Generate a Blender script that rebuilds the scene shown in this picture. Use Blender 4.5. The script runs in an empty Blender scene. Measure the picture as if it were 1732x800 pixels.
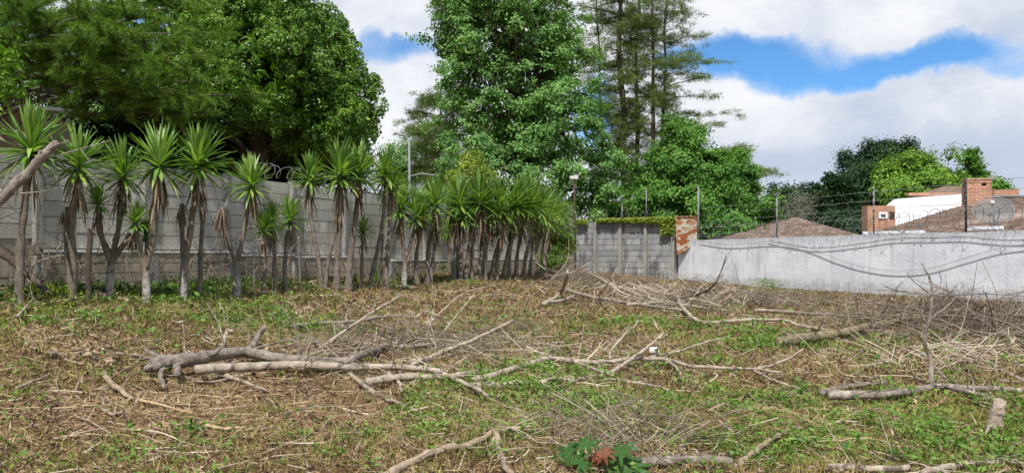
import bpy, math, random
import numpy as np
from mathutils import Vector

# ------------------------------------------------------------------ camera, light, exposure
C = bpy.context.scene.collection
SC = bpy.context.scene
F = 1300.0                      # focal length in pixels of the 1732 x 800 photograph
EYE = 1.55
PITCH = math.atan(28.0 / F)
cam = bpy.data.cameras.new('camera'); camo = bpy.data.objects.new('camera', cam); C.objects.link(camo)
cam.sensor_width = 36.0; cam.lens = F / 1732 * 36.0; cam.clip_end = 3000; cam.clip_start = 0.05
camo.location = (0, 0, EYE); camo.rotation_euler = (math.pi / 2 + PITCH, 0, 0)
SC.camera = camo
SC.view_settings.view_transform = 'Standard'; SC.view_settings.look = 'None'
SC.view_settings.exposure = 0.28; SC.view_settings.gamma = 1.0; SC.view_settings.use_curve_mapping = False
SC.render.engine = 'CYCLES'
SC.cycles.max_bounces = 6; SC.cycles.diffuse_bounces = 3; SC.cycles.glossy_bounces = 2
SC.cycles.transmission_bounces = 3; SC.cycles.transparent_max_bounces = 6
SC.cycles.use_denoising = True; SC.cycles.sample_clamp_indirect = 4
SC.cycles.caustics_reflective = False; SC.cycles.caustics_refractive = False

SUN_EL = math.radians(57); SX, SY = -0.17, -1.0
_sl = math.hypot(SX, SY)
SUN_DIR = Vector((SX / _sl * math.cos(SUN_EL), SY / _sl * math.cos(SUN_EL), math.sin(SUN_EL)))
sun = bpy.data.lights.new('sun', 'SUN'); sun.energy = 5.0; sun.angle = math.radians(0.55); sun.color = (1.0, 0.955, 0.88)
suno = bpy.data.objects.new('sun', sun); C.objects.link(suno)
suno.rotation_euler = SUN_DIR.to_track_quat('Z', 'Y').to_euler(); suno.location = (0, -10, 30)


def pdir(px, py):
    x = (px - 866) / F; u = (400 - py) / F
    c, s = math.cos(PITCH), math.sin(PITCH)
    return np.array([x, c - s * u, s + c * u])


class NT:
    """small helper to write node trees"""
    def __init__(self, nt): self.nt = nt; nt.nodes.clear()
    def n(self, t, **kw):
        nd = self.nt.nodes.new(t)
        for k, v in kw.items():
            if k.startswith('i_'): self.put(nd.inputs[k[2:].replace('_', ' ')], v)
            else: setattr(nd, k, v)
        return nd
    def put(self, sock, v):
        if isinstance(v, bpy.types.NodeSocket): self.nt.links.new(v, sock)
        else:
            if hasattr(sock.default_value, '__len__') and hasattr(v, '__len__') and len(sock.default_value) == 4 and len(v) == 3: v = (*v, 1)
            sock.default_value = v
    def m(self, op, a, b=None, c=None, clamp=False):
        nd = self.nt.nodes.new('ShaderNodeMath'); nd.operation = op; nd.use_clamp = clamp
        self.put(nd.inputs[0], a)
        if b is not None: self.put(nd.inputs[1], b)
        if c is not None: self.put(nd.inputs[2], c)
        return nd.outputs[0]
    def vm(self, op, a, b=None):
        nd = self.nt.nodes.new('ShaderNodeVectorMath'); nd.operation = op
        self.put(nd.inputs[0], a)
        if b is not None: self.put(nd.inputs[1], b)
        return nd.outputs[0]
    def mix(self, f, a, b, mode='MIX'):
        nd = self.nt.nodes.new('ShaderNodeMix'); nd.data_type = 'RGBA'; nd.blend_type = mode; nd.clamp_factor = True
        self.put(nd.inputs[0], f); self.put(nd.inputs[6], a); self.put(nd.inputs[7], b)
        return nd.outputs[2]
    def ramp(self, f, lo, hi, a=0.0, b=1.0):
        nd = self.nt.nodes.new('ShaderNodeMapRange'); nd.interpolation_type = 'SMOOTHSTEP'
        self.put(nd.inputs[0], f); self.put(nd.inputs[1], lo); self.put(nd.inputs[2], hi)
        self.put(nd.inputs[3], a); self.put(nd.inputs[4], b)
        return nd.outputs[0]
    def noise(self, vec, scale, detail=4, rough=0.55, dist=0.0):
        nd = self.nt.nodes.new('ShaderNodeTexNoise')
        self.put(nd.inputs['Vector'], vec); nd.inputs['Scale'].default_value = scale
        nd.inputs['Detail'].default_value = detail; nd.inputs['Roughness'].default_value = rough
        nd.inputs['Distortion'].default_value = dist
        return nd


# ------------------------------------------------------------------ sky: Nishita with broken cumulus in direction space
world = bpy.data.worlds.new('World'); SC.world = world; world.use_nodes = True
w = NT(world.node_tree)
tc = w.n('ShaderNodeTexCoord').outputs['Generated']
sky = w.n('ShaderNodeTexSky', sky_type='NISHITA', sun_disc=False)
sky.sun_elevation = SUN_EL; sky.sun_rotation = math.atan2(SX, SY)
sky.altitude = 1500; sky.air_density = 1.0; sky.dust_density = 0.4; sky.ozone_density = 2.0
nz = w.noise(tc, 5.5, 9, 0.60)
nzs = w.vm('SUBTRACT', nz.outputs['Color'], (0.5, 0.5, 0.5))
sep = w.n('ShaderNodeSeparateXYZ', i_Vector=tc)
sepn = w.n('ShaderNodeSeparateXYZ', i_Vector=nzs)
az0 = w.m('ARCTAN2', sep.outputs[0], sep.outputs[1])
el0 = w.m('ARCSINE', sep.outputs[2])
az = w.m('MULTIPLY_ADD', sepn.outputs[0], 0.16, az0)
el = w.m('MULTIPLY_ADD', sepn.outputs[1], 0.12, el0)


def blob(px, py, sx, sy, azs=az, els=el):
    d = pdir(px, py); d = d / np.linalg.norm(d)
    a0 = math.atan2(d[0], d[1]); e0 = math.asin(d[2])
    u = w.m('MULTIPLY', w.m('SUBTRACT', azs, a0), F / sx); v = w.m('MULTIPLY', w.m('SUBTRACT', els, e0), F / sy)
    q = w.m('ADD', w.m('MULTIPLY', u, u), w.m('MULTIPLY', v, v))
    return w.m('POWER', 2.718, w.m('MULTIPLY', q, -1.0))


def total(items, azs=az, els=el):
    acc = None
    for x, y, sx, sy, k in items:
        g = w.m('MULTIPLY', blob(x, y, sx, sy, azs, els), k)
        acc = g if acc is None else w.m('ADD', acc, g)
    return acc


holes = total([(690, 72, 75, 28, 0.9), (620, 105, 60, 28, 0.55), (1190, 78, 95, 36, 1.05), (1330, 95, 105, 42, 1.1), (1450, 128, 95, 26, 0.85), (1630, 86, 85, 26, 1.0), (1560, 112, 90, 20, .6),
               (1010, 190, 60, 100, 1.0), (200, 60, 200, 50, 0.8), (1730, 118, 60, 18, 0.5)])
n2 = w.noise(tc, 10.0, 9, 0.64)
hf = w.m('ADD', holes, w.m('MULTIPLY', w.m('SUBTRACT', n2.outputs[0], 0.5), 0.85))
high = w.ramp(el0, math.radians(42), math.radians(60), 0.0, 0.75)
back = w.ramp(sep.outputs[1], 0.0, -0.6, 0.0, 0.45)
hf = w.m('ADD', hf, w.m('ADD', high, back))
cloud = w.ramp(hf, 0.72, 0.38, 0.0, 1.0)
n3 = w.noise(w.vm('MULTIPLY', tc, (1.0, 1.0, 1.7)), 4.6, 10, 0.62, 0.2)
lights = total([(1250, 160, 150, 50, .34), (1610, 185, 120, 60, .22), (650, 200, 120, 130, .30), (1550, 30, 260, 50, .16), (620, 20, 180, 50, .18), (1330, 230, 150, 60, .10)], az0, el0)
darks = total([(1580, 262, 280, 62, .52), (1480, 175, 110, 36, .26), (1250, 275, 130, 55, .32), (1720, 60, 90, 70, .34), (1000, 20, 300, 30, .1), (600, 300, 100, 60, .1), (1320, 150, 60, 20, .12)], az0, el0)
shade = w.m('ADD', w.m('MULTIPLY_ADD', w.m('SUBTRACT', n3.outputs[0], 0.5), 1.9, 0.50), w.m('SUBTRACT', lights, darks))
shade = w.ramp(shade, 0.0, 1.0)
cc = w.mix(shade, (4.9, 5.5, 6.8), (8.6, 8.7, 8.9))
skc = w.mix(1.0, sky.outputs[0], (0.62, 1.12, 1.45), 'MULTIPLY')
thin = w.ramp(hf, 1.1, 0.45, 0.02, 0.45)
skc = w.mix(thin, skc, (7.5, 8.0, 8.8))
fin = w.mix(cloud, skc, cc)
bg = w.n('ShaderNodeBackground', i_Color=fin, i_Strength=0.094)
wo = w.n('ShaderNodeOutputWorld'); w.nt.links.new(bg.outputs[0], wo.inputs[0])

# ------------------------------------------------------------------ materials
MATS = {}


def mat(name, build):
    if name not in MATS:
        m = bpy.data.materials.new(name); m.use_nodes = True
        t = NT(m.node_tree); build(t); MATS[name] = m
    return MATS[name]


def finish(t, shader):
    o = t.n('ShaderNodeOutputMaterial'); t.nt.links.new(shader, o.inputs[0])


def pbsdf(t, col, rough=0.8, bump=None, dist=0.02, spec=0.3, metal=0.0):
    b = t.n('ShaderNodeBsdfPrincipled'); t.put(b.inputs['Base Color'], col); t.put(b.inputs['Roughness'], rough)
    b.inputs['Specular IOR Level'].default_value = spec; b.inputs['Metallic'].default_value = metal
    if bump is not None:
        bp = t.n('ShaderNodeBump'); bp.inputs['Strength'].default_value = 0.8; bp.inputs['Distance'].default_value = dist
        t.put(bp.inputs['Height'], bump); t.nt.links.new(bp.outputs[0], b.inputs['Normal'])
    return b.outputs[0]


def leaf_mat(name, dark, mid, light, trans=0.3, rough=0.5, spec=0.3, nscale=0.7):
    def f(t):
        rnd = t.n('ShaderNodeNewGeometry').outputs['Random Per Island']
        co = t.n('ShaderNodeTexCoord').outputs['Object']
        nn = t.noise(co, nscale, 3).outputs[0]
        v = t.m('ADD', t.m('MULTIPLY', rnd, 0.75), t.m('MULTIPLY_ADD', nn, 1.3, -0.52))
        c = t.mix(t.ramp(v, 0.0, 0.5), dark, mid); c = t.mix(t.ramp(v, 0.5, 1.1), c, light)
        a = pbsdf(t, c, rough, spec=spec)
        tr = t.n('ShaderNodeBsdfTranslucent', i_Color=t.mix(1.0, c, (1.25, 1.35, 0.55), 'MULTIPLY'))
        mx = t.n('ShaderNodeMixShader', i_Fac=trans); t.nt.links.new(a, mx.inputs[1]); t.nt.links.new(tr.outputs[0], mx.inputs[2])
        finish(t, mx.outputs[0])
    return mat(name, f)


def wood_mat(name, a, b, scale=6, patch=None, pscale=3.0, plo=.5, phi=.6):
    def f(t):
        co = t.n('ShaderNodeTexCoord').outputs['Object']
        n1 = t.noise(co, scale, 6, .65).outputs[0]; n2 = t.noise(co, scale * 7, 4, .7).outputs[0]
        c = t.mix(t.ramp(t.m('ADD', t.m('MULTIPLY', n1, .65), t.m('MULTIPLY', n2, .35)), .32, .66), a, b)
        if patch:
            c = t.mix(t.ramp(t.noise(co, pscale, 5, .7).outputs[0], plo, phi), c, patch)
        finish(t, pbsdf(t, c, 0.85, t.m('ADD', n1, t.m('MULTIPLY', n2, 1.2)), 0.03, .12))
    return mat(name, f)


L_YUCCA = leaf_mat('yucca_leaf', (.055, .13, .028), (.14, .26, .048), (.36, .49, .12), .30, .38, .5, 1.2)
L_DEAD = leaf_mat('dead_leaf', (.09, .065, .048), (.20, .15, .105), (.40, .31, .21), .1, .8, .1, 2)
L_FICUS = leaf_mat('dense_tree_leaf', (.03, .085, .008), (.085, .19, .015), (.24, .38, .04), .2, .42, .4, .6)
L_PINESOFT = leaf_mat('soft_needle', (.04, .095, .012), (.11, .21, .025), (.27, .40, .055), .25, .6, .2, .5)
L_SHADE = leaf_mat('shade_painted_hedge_leaf', (.009, .022, .007), (.016, .038, .009), (.03, .06, .015), .1, .6, .2)  # near-black green: deep shade under the trees is put into the leaf colour
L_MAPLE = leaf_mat('maple_leaf', (.055, .14, .035), (.14, .29, .075), (.31, .48, .16), .32, .55, .25, .45)
L_FAIR = leaf_mat('broadleaf_fresh', (.045, .12, .022), (.10, .235, .04), (.22, .39, .085), .32, .6, .2, .5)
L_BRIGHT = leaf_mat('lime_leaf', (.07, .16, .018), (.14, .27, .03), (.26, .41, .06), .3, .5, .3, .4)
L_PINE = leaf_mat('pine_needle', (.05, .09, .03), (.115, .17, .05), (.24, .30, .09), .3, .6, .2, .4)
L_DARK = leaf_mat('dark_evergreen', (.014, .038, .016), (.025, .06, .02), (.045, .09, .03), .15, .6, .2, .3)
L_GREYTW = leaf_mat('grey_twig_leaf', (.10, .12, .09), (.16, .18, .13), (.24, .25, .2), .1, .8, .1)
L_YGREEN = leaf_mat('yellow_green_leaf', (.12, .18, .02), (.21, .28, .03), (.33, .38, .06), .3, .5, .3, 1)
L_WEED = leaf_mat('weed_leaf', (.045, .11, .018), (.115, .22, .03), (.25, .36, .07), .28, .5, .3, 1.5)
L_GRASS = leaf_mat('short_grass', (.11, .135, .028), (.24, .24, .06), (.46, .40, .15), .2, .6, .2, 1.0)
L_STRAW = leaf_mat('straw', (.14, .085, .045), (.38, .265, .145), (.68, .56, .36), .1, .8, .1, .9)
L_LITTER = leaf_mat('leaf_litter', (.09, .055, .035), (.20, .13, .08), (.42, .31, .2), .1, .7, .2, 1)
L_CASTOR = leaf_mat('castor_leaf', (.018, .06, .012), (.035, .10, .018), (.07, .15, .03), .2, .5, .3, 3)
L_CASTORR = leaf_mat('castor_leaf_red', (.12, .035, .02), (.20, .06, .03), (.16, .12, .04), .25, .4, .4, 3)
B_YUCCA = wood_mat('yucca_bark', (.10, .082, .066), (.29, .25, .205), 9)
def f_limed(t):
    co = t.n('ShaderNodeTexCoord').outputs['Object']; sp = t.n('ShaderNodeSeparateXYZ', i_Vector=co)
    n1 = t.noise(co, 9, 6, .65).outputs[0]; n2 = t.noise(co, 55, 4, .7).outputs[0]
    c = t.mix(t.ramp(t.m('ADD', t.m('MULTIPLY', n1, .6), t.m('MULTIPLY', n2, .4)), .32, .66), (.10, .08, .06), (.27, .22, .17))
    k = t.m('MULTIPLY', t.ramp(t.m('ADD', t.m('MULTIPLY', n1, .6), t.m('MULTIPLY', n2, .4)), .44, .54), t.ramp(t.m('ADD', sp.outputs[2], t.m('MULTIPLY', n1, 1.1)), 1.35, .75))
    finish(t, pbsdf(t, t.mix(t.m('MULTIPLY', k, .9), c, (.50, .50, .48)), .85, n2, .02, .15))


B_LIMED = mat('limewashed_bark', f_limed)
B_DARK = wood_mat('dark_bark', (.045, .035, .028), (.12, .095, .075), 5)
B_PINE = wood_mat('pine_bark', (.05, .04, .034), (.15, .12, .10), 4)
B_DEAD = wood_mat('dry_wood', (.24, .185, .13), (.52, .43, .33), 7, (.13, .10, .075), 9, .52, .62)
B_PALE = wood_mat('bleached_wood', (.27, .215, .165), (.60, .51, .41), 8, (.15, .12, .095), 7, .52, .62)
B_GREYLOG = wood_mat('grey_old_wood', (.12, .10, .085), (.38, .32, .265), 9, (.52, .46, .39), 8, .54, .64)
B_TWIG = leaf_mat('twig_bark', (.08, .062, .05), (.17, .135, .105), (.34, .285, .225), .0, .85, .1, 1)
B_MOSS = wood_mat('mossy_bark', (.13, .10, .065), (.38, .31, .21), 9, (.20, .18, .08), 8, .54, .64)
B_FRESH = wood_mat('split_wood', (.42, .28, .14), (.66, .50, .30), 9)
B_BARKSLAB = wood_mat('stripped_bark', (.20, .145, .10), (.54, .43, .31), 9)


def f_ground(t):
    co = t.n('ShaderNodeTexCoord').outputs['Object']
    g = t.n('ShaderNodeAttribute', attribute_name='green').outputs['Fac']
    a = t.noise(co, 0.55, 5, .6).outputs[0]; b = t.noise(co, 4.5, 6, .7).outputs[0]; c = t.noise(co, 32, 5, .75).outputs[0]
    col = t.mix(t.ramp(b, .35, .68), (.075, .040, .024), (.215, .13, .075))
    col = t.mix(t.ramp(c, .45, .70), col, (.36, .26, .15))
    gm = t.m('ADD', t.m('MULTIPLY', g, .75), t.m('ADD', t.m('MULTIPLY', t.m('SUBTRACT', b, .5), 1.5), t.m('MULTIPLY', t.m('SUBTRACT', a, .5), 1.0)))
    col = t.mix(t.ramp(gm, .12, .75), col, t.mix(c, (.09, .12, .03), (.25, .26, .08)))
    finish(t, pbsdf(t, col, .95, t.m('ADD', t.m('MULTIPLY', b, .6), t.m('MULTIPLY', c, .4)), .06, .1))


def f_plaster(t):     # weathered pale blue-grey render with run-off streaks
    co = t.n('ShaderNodeTexCoord').outputs['Object']
    sp = t.n('ShaderNodeSeparateXYZ', i_Vector=co)
    base = t.mix(t.ramp(t.noise(co, 1.1, 5, .6).outputs[0], .35, .68), (.69, .72, .78), (.83, .86, .91))
    st = t.noise(t.vm('MULTIPLY', co, (2.6, 2.6, .32)), 1.6, 6, .65).outputs[0]
    base = t.mix(t.ramp(st, .49, .74, 0, .48), base, (.33, .345, .37))
    foot = t.ramp(t.m('SUBTRACT', sp.outputs[2], t.m('MULTIPLY', t.noise(co, 3.0, 6, .7).outputs[0], .9)), -.12, .2, .45, 0)
    base = t.mix(foot, base, (.30, .27, .235))
    top = t.ramp(t.m('ADD', sp.outputs[2], t.m('MULTIPLY', t.noise(co, 2.5, 5, .7).outputs[0], .8)), 2.2, 2.6, 0, .35)
    base = t.mix(top, base, (.30, .31, .31))
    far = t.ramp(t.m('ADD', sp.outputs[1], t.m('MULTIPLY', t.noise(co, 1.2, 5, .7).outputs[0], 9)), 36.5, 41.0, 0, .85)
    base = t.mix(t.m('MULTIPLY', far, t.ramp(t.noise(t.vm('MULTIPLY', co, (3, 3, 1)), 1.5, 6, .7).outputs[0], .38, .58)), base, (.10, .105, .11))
    fine = t.noise(co, 22, 4, .7).outputs[0]
    base = t.mix(t.ramp(fine, .5, .75, 0, .22), base, (.33, .35, .38))
    finish(t, pbsdf(t, base, .9, t.noise(co, 9, 6, .7).outputs[0], .02, .15))


def concrete(name, a, b, stain, sc=1.0, amount=.7):
    def f(t):
        co = t.n('ShaderNodeTexCoord').outputs['Object']
        rnd = t.n('ShaderNodeNewGeometry').outputs['Random Per Island']
        n1 = t.noise(co, 1.6 * sc, 5, .65).outputs[0]; n2 = t.noise(co, 26 * sc, 4, .7).outputs[0]
        c = t.mix(t.ramp(t.m('ADD', t.m('MULTIPLY', n1, .7), t.m('MULTIPLY', rnd, .3)), .3, .7), a, b)
        st = t.noise(t.vm('MULTIPLY', co, (2, 2, .5)), 1.3 * sc, 6, .7).outputs[0]
        st = t.m('ADD', st, t.m('MULTIPLY', rnd, .12))
        c = t.mix(t.ramp(st, .50, .72, 0, amount), c, stain)
        c = t.mix(t.ramp(n2, .52, .72, 0, .35), c, stain)
        finish(t, pbsdf(t, c, .92, n2, .015, .12))
    return mat(name, f)


CON_FAR = concrete('grey_precast', (.21, .215, .22), (.38, .38, .38), (.07, .07, .07), 1.2, .85)
CON_LEFT = concrete('beige_precast', (.37, .355, .32), (.53, .51, .465), (.18, .17, .155), .9, .6)
CON_POST = concrete('post_concrete', (.21, .20, .185), (.33, .32, .295), (.10, .095, .09), 1.5, .5)
CON_BLOCK = concrete('block_masonry', (.26, .225, .18), (.44, .38, .30), (.11, .10, .085), 1.2, .6)
CON_LEDGE = concrete('white_ledge', (.62, .62, .62), (.78, .78, .77), (.36, .35, .33), 1.3, .5)
PLASTER = mat('weathered_plaster', f_plaster)
GROUND = mat('ground_soil', f_ground)


def f_brick(t):
    co = t.n('ShaderNodeTexCoord').outputs['Object']
    sp = t.n('ShaderNodeSeparateXYZ', i_Vector=co)
    v = t.n('ShaderNodeCombineXYZ'); t.put(v.inputs[0], t.m('ADD', sp.outputs[0], sp.outputs[1])); t.put(v.inputs[1], sp.outputs[2])
    bt = t.n('ShaderNodeTexBrick'); t.put(bt.inputs['Vector'], v.outputs[0])
    t.put(bt.inputs['Color1'], (.38, .12, .055)); t.put(bt.inputs['Color2'], (.52, .20, .09)); t.put(bt.inputs['Mortar'], (.45, .36, .28))
    bt.inputs['Scale'].default_value = 1.0; bt.inputs['Mortar Size'].default_value = .018
    bt.inputs['Brick Width'].default_value = .24; bt.inputs['Row Height'].default_value = .085
    c = t.mix(t.ramp(t.noise(co, 3, 5).outputs[0], .4, .75, 0, .5), bt.outputs[0], (.20, .09, .05))
    finish(t, pbsdf(t, c, .85, bt.outputs[1], .02, .2))


def f_shingle(t):
    co = t.n('ShaderNodeTexCoord').outputs['Object']
    rnd = t.n('ShaderNodeNewGeometry').outputs['Random Per Island']
    n1 = t.noise(co, .9, 5, .7).outputs[0]; n2 = t.noise(co, 14, 4, .7).outputs[0]
    v = t.m('ADD', t.m('MULTIPLY', rnd, .5), t.m('MULTIPLY', n2, .5))
    c = t.mix(t.ramp(v, .15, .85), (.20, .145, .115), (.38, .30, .25))
    c = t.mix(t.ramp(n1, .45, .75, 0, .5), c, (.30, .25, .22))
    finish(t, pbsdf(t, c, .9, n2, .01, .1))


def f_rust(t):
    co = t.n('ShaderNodeTexCoord').outputs['Object']
    a = t.noise(t.vm('MULTIPLY', co, (1, 1, 2.2)), 1.9, 7, .68).outputs[0]; b = t.noise(co, 12, 5, .7).outputs[0]
    c = t.mix(t.ramp(b, .35, .7), (.50, .45, .36), (.62, .57, .47))
    c = t.mix(t.ramp(a, .455, .53), c, t.mix(b, (.22, .06, .02), (.40, .14, .045)))
    finish(t, pbsdf(t, c, .75, b, .01, .3))


BRICK = mat('red_brick', f_brick); SHINGLE = mat('brown_shingle', f_shingle); RUST = mat('rusted_sheet', f_rust)


def plain(name, col, rough=.6, metal=0.0, var=.25, spec=.4):
    def f(t):
        co = t.n('ShaderNodeTexCoord').outputs['Object']
        n = t.noise(co, 5, 5, .65).outputs[0]
        finish(t, pbsdf(t, t.mix(t.ramp(n, .4, .7, 0, var), col, tuple(x * .45 for x in col)), rough, spec=spec, metal=metal))
    return mat(name, f)


WHITEP = plain('white_wall_paint', (.74, .77, .80), .8, 0, .12)
GALV = plain('galvanised_steel', (.20, .21, .22), .6, .0)
WIRE = plain('wire_steel', (.13, .135, .13), .6, .0)
BLACKM = plain('black_cable', (.03, .03, .032), .6)
GREYC = plain('grey_cable', (.42, .43, .45), .6)
DARKIN = plain('dark_opening', (.02, .02, .022), .5)
GLASS = plain('dark_pane', (.05, .06, .07), .12, 0, .1, .6)
PVC = plain('white_pvc', (.58, .58, .56), .4, 0, .1)
DISHM = plain('dish_mesh', (.38, .40, .42), .6, .4)

# ------------------------------------------------------------------ mesh building
RNG = np.random.default_rng(7)


class MB:
    def __init__(self): self.v = []; self.f = []; self.nv = 0
    def add(self, v, f):
        v = np.asarray(v, dtype=np.float64).reshape(-1, 3); f = np.asarray(f, dtype=np.int64)
        self.v.append(v); self.f.append(f + self.nv); self.nv += len(v); return self
    def box(self, c, s, ax=(1, 0)):
        """box at centre c, size s (along ax, across, up)"""
        a = np.array([ax[0], ax[1], 0.0]); a = a / np.linalg.norm(a); b = np.array([-a[1], a[0], 0]); z = np.array([0, 0, 1.0])
        vs = []
        for dz in (-.5, .5):
            for da, db in ((-.5, -.5), (.5, -.5), (.5, .5), (-.5, .5)):
                vs.append(np.array(c) + a * da * s[0] + b * db * s[1] + z * dz * s[2])
        return self.add(vs, [(0, 3, 2, 1), (4, 5, 6, 7), (0, 1, 5, 4), (1, 2, 6, 5), (2, 3, 7, 6), (3, 0, 4, 7)])
    def tube(self, pts, radii, n=8, wob=0.0, caps=True, seed=0):
        P = np.asarray(pts, dtype=float); m = len(P)
        R = np.full(m, radii, dtype=float) if np.isscalar(radii) else np.asarray(radii, dtype=float)
        T = np.gradient(P, axis=0); T /= (np.linalg.norm(T, axis=1)[:, None] + 1e-9)
        ref = np.array([0, 0, 1.0]) if abs(T[0][2]) < .9 else np.array([1.0, 0, 0])
        U = np.cross(T, ref)
        U /= (np.linalg.norm(U, axis=1)[:, None] + 1e-9); V = np.cross(T, U)
        th = np.arange(n) / n * 2 * math.pi
        rr = R[:, None] * np.ones(n)[None, :]
        if wob: 
            g = np.random.default_rng(seed + m); rr = rr * (1 + wob * (g.random((m, n)) - .5))
        ring = P[:, None, :] + rr[:, :, None] * (np.cos(th)[None, :, None] * U[:, None, :] + np.sin(th)[None, :, None] * V[:, None, :])
        i = np.arange(m - 1)[:, None] * n; j = np.arange(n)[None, :]; k = (j + 1) % n
        q = np.stack([i + j, i + k, i + n + k, i + n + j], -1).reshape(-1, 4)
        self.add(ring.reshape(-1, 3), q)
        if caps:
            b = self.nv - m * n
            self.f.append(np.array([list(range(b, b + n))[::-1]])); self.f.append(np.array([list(range(b + (m - 1) * n, b + m * n))]))
        return self
    def build(self, name, material, parent=None, smooth=False, loc=None):
        V = np.concatenate(self.v) if self.v else np.zeros((0, 3))
        off = np.zeros(3)
        if parent is not None: off = np.array(WORLD_LOC[parent.name])
        elif loc is not None: off = np.array(loc)
        V = V - off
        me = bpy.data.meshes.new(name)
        me.vertices.add(len(V)); me.vertices.foreach_set('co', V.astype(np.float32).ravel())
        loops = np.concatenate([f.ravel() for f in self.f]); sizes = np.concatenate([np.full(len(f), f.shape[1]) for f in self.f])
        me.loops.add(len(loops)); me.loops.foreach_set('vertex_index', loops.astype(np.int32))
        me.polygons.add(len(sizes)); me.polygons.foreach_set('loop_start', np.concatenate([[0], np.cumsum(sizes)[:-1]]).astype(np.int32))
        me.polygons.foreach_set('loop_total', sizes.astype(np.int32))
        me.polygons.foreach_set('use_smooth', np.full(len(sizes), bool(smooth)))
        me.materials.append(material); me.update(calc_edges=True); me.validate()
        o = bpy.data.objects.new(name, me); C.objects.link(o)
        if parent is not None: o.parent = parent; WORLD_LOC[o.name] = tuple(off)
        else: o.location = tuple(off); WORLD_LOC[o.name] = tuple(off)
        return o


WORLD_LOC = {}


def tag(o, label=None, cat=None, group=None, kind=None):
    if label: o['label'] = label
    if cat: o['category'] = cat
    if group: o['group'] = group
    if kind: o['kind'] = kind
    return o


def thing(name, loc, label, cat, group=None):
    o = bpy.data.objects.new(name, None); C.objects.link(o); o.location = tuple(loc); o.empty_display_size = .2
    WORLD_LOC[o.name] = tuple(loc)
    return tag(o, label, cat, group)


def structure(o): o['kind'] = 'structure'; return o


def nrm(v): return v / (np.linalg.norm(v, axis=-1, keepdims=True) + 1e-9)


def leaves(mb, P, D, N, L, W, fold=.15):
    """diamond leaf blades: base P, along D, facing N"""
    n = len(P); D = nrm(D); S = nrm(np.cross(D, N)); N2 = np.cross(S, D)
    L = np.broadcast_to(L, (n,))[:, None]; W = np.broadcast_to(W, (n,))[:, None]
    a = P; b = P + D * L * .45 + S * W * .5 + N2 * W * fold; c = P + D * L; d = P + D * L * .45 - S * W * .5 + N2 * W * fold
    v = np.stack([a, b, c, d], 1).reshape(-1, 3); f = np.arange(4 * n).reshape(-1, 4)
    mb.add(v, f)


def slivers(mb, P, D, L, W, g=RNG):
    n = len(P); D = nrm(D); S = nrm(np.cross(D, g.normal(size=(n, 3))))
    L = np.broadcast_to(L, (n,))[:, None]; W = np.broadcast_to(W, (n,))[:, None]
    v = np.stack([P - S * W * .5, P + S * W * .5, P + D * L], 1).reshape(-1, 3)
    mb.add(v, np.arange(3 * n).reshape(-1, 3))


# ------------------------------------------------------------------ terrain
PC = np.array([(0, 0, 0), (0, 5, 0), (-4, 5, .08), (4, 5, .0), (-10, 3, .5), (10, 4, 0), (0, -8, 0), (-7.7, 12, .75), (-3.65, 22, .50), (2.46, 34, .45),
               (-8.9, 13.1, 1.0), (-11.5, 7, 1.0), (-5, 21.7, .90), (-2.3, 28.2, .96), (3.3, 41, .70), (8.07, 37.6, .19), (14, 21, .15), (19, 7, .1), (1, 20, .16), (5, 28, .16), (8, 14, .05), (-3, 12, .28),
               (0, 45, .8), (12, 40, .2), (20, 20, .1), (-14, 12, 1.1), (-10, 25, 1.0)], float)
_d = np.linalg.norm(PC[:, None, :2] - PC[None, :, :2], axis=2)
_A = np.block([[_d + 0.0 * np.eye(len(PC)), np.ones((len(PC), 1))], [np.ones((1, len(PC))), np.zeros((1, 1))]])
_W = np.linalg.solve(_A, np.append(PC[:, 2], 0))


def gz0(X, Y):
    X = np.asarray(X, float); Y = np.asarray(Y, float)
    r = np.sqrt((X[..., None] - PC[:, 0]) ** 2 + (Y[..., None] - PC[:, 1]) ** 2 + .4)
    z = r @ _W[:-1] + _W[-1]
    k = np.clip((np.hypot(X, Y - 15) - 38) / 40, 0, 1); k = k * k * (3 - 2 * k)
    return z * (1 - k) + .6 * k


def vnoise(X, Y, s, seed=0):
    X = X * s + seed * 17.3; Y = Y * s + seed * 5.1
    xi = np.floor(X).astype(np.int64); yi = np.floor(Y).astype(np.int64); xf = X - xi; yf = Y - yi
    def h(a, b):
        n = (a * 374761393 + b * 668265263 + seed * 1442695) & 0x7fffffff
        n = ((n ^ (n >> 13)) * 1274126177) & 0x7fffffff
        return ((n ^ (n >> 16)) & 0xffff) / 65535.0
    u = xf * xf * (3 - 2 * xf); v = yf * yf * (3 - 2 * yf)
    return (h(xi, yi) * (1 - u) + h(xi + 1, yi) * u) * (1 - v) + (h(xi, yi + 1) * (1 - u) + h(xi + 1, yi + 1) * u) * v


def gz(X, Y):
    X = np.asarray(X, float); Y = np.asarray(Y, float)
    return gz0(X, Y) + (vnoise(X, Y, .7, 1) - .5) * .10 + (vnoise(X, Y, 2.7, 2) - .5) * .07 + (vnoise(X, Y, 6.5, 3) - .5) * .045


def G(px, py, h=0.0):
    """point where the ray of a photo pixel meets the surface h above the ground"""
    d = pdir(px, py); t = np.linspace(2.5, 48, 900)
    z = EYE + d[2] * t; g = gz0(d[0] * t, d[1] * t) + h
    below = np.where(z <= g)[0]
    if len(below) == 0: k = 40.0
    else:
        i = max(below[0], 1); a = (z - g)[i - 1]; b = (z - g)[i]; k = t[i - 1] + (t[i] - t[i - 1]) * a / (a - b + 1e-9)
    return np.array([d[0] * k, d[1] * k, EYE + d[2] * k])


def W(px, py, Y):
    d = pdir(px, py); return np.array([0, 0, EYE]) + d * (Y / d[1])


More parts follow.
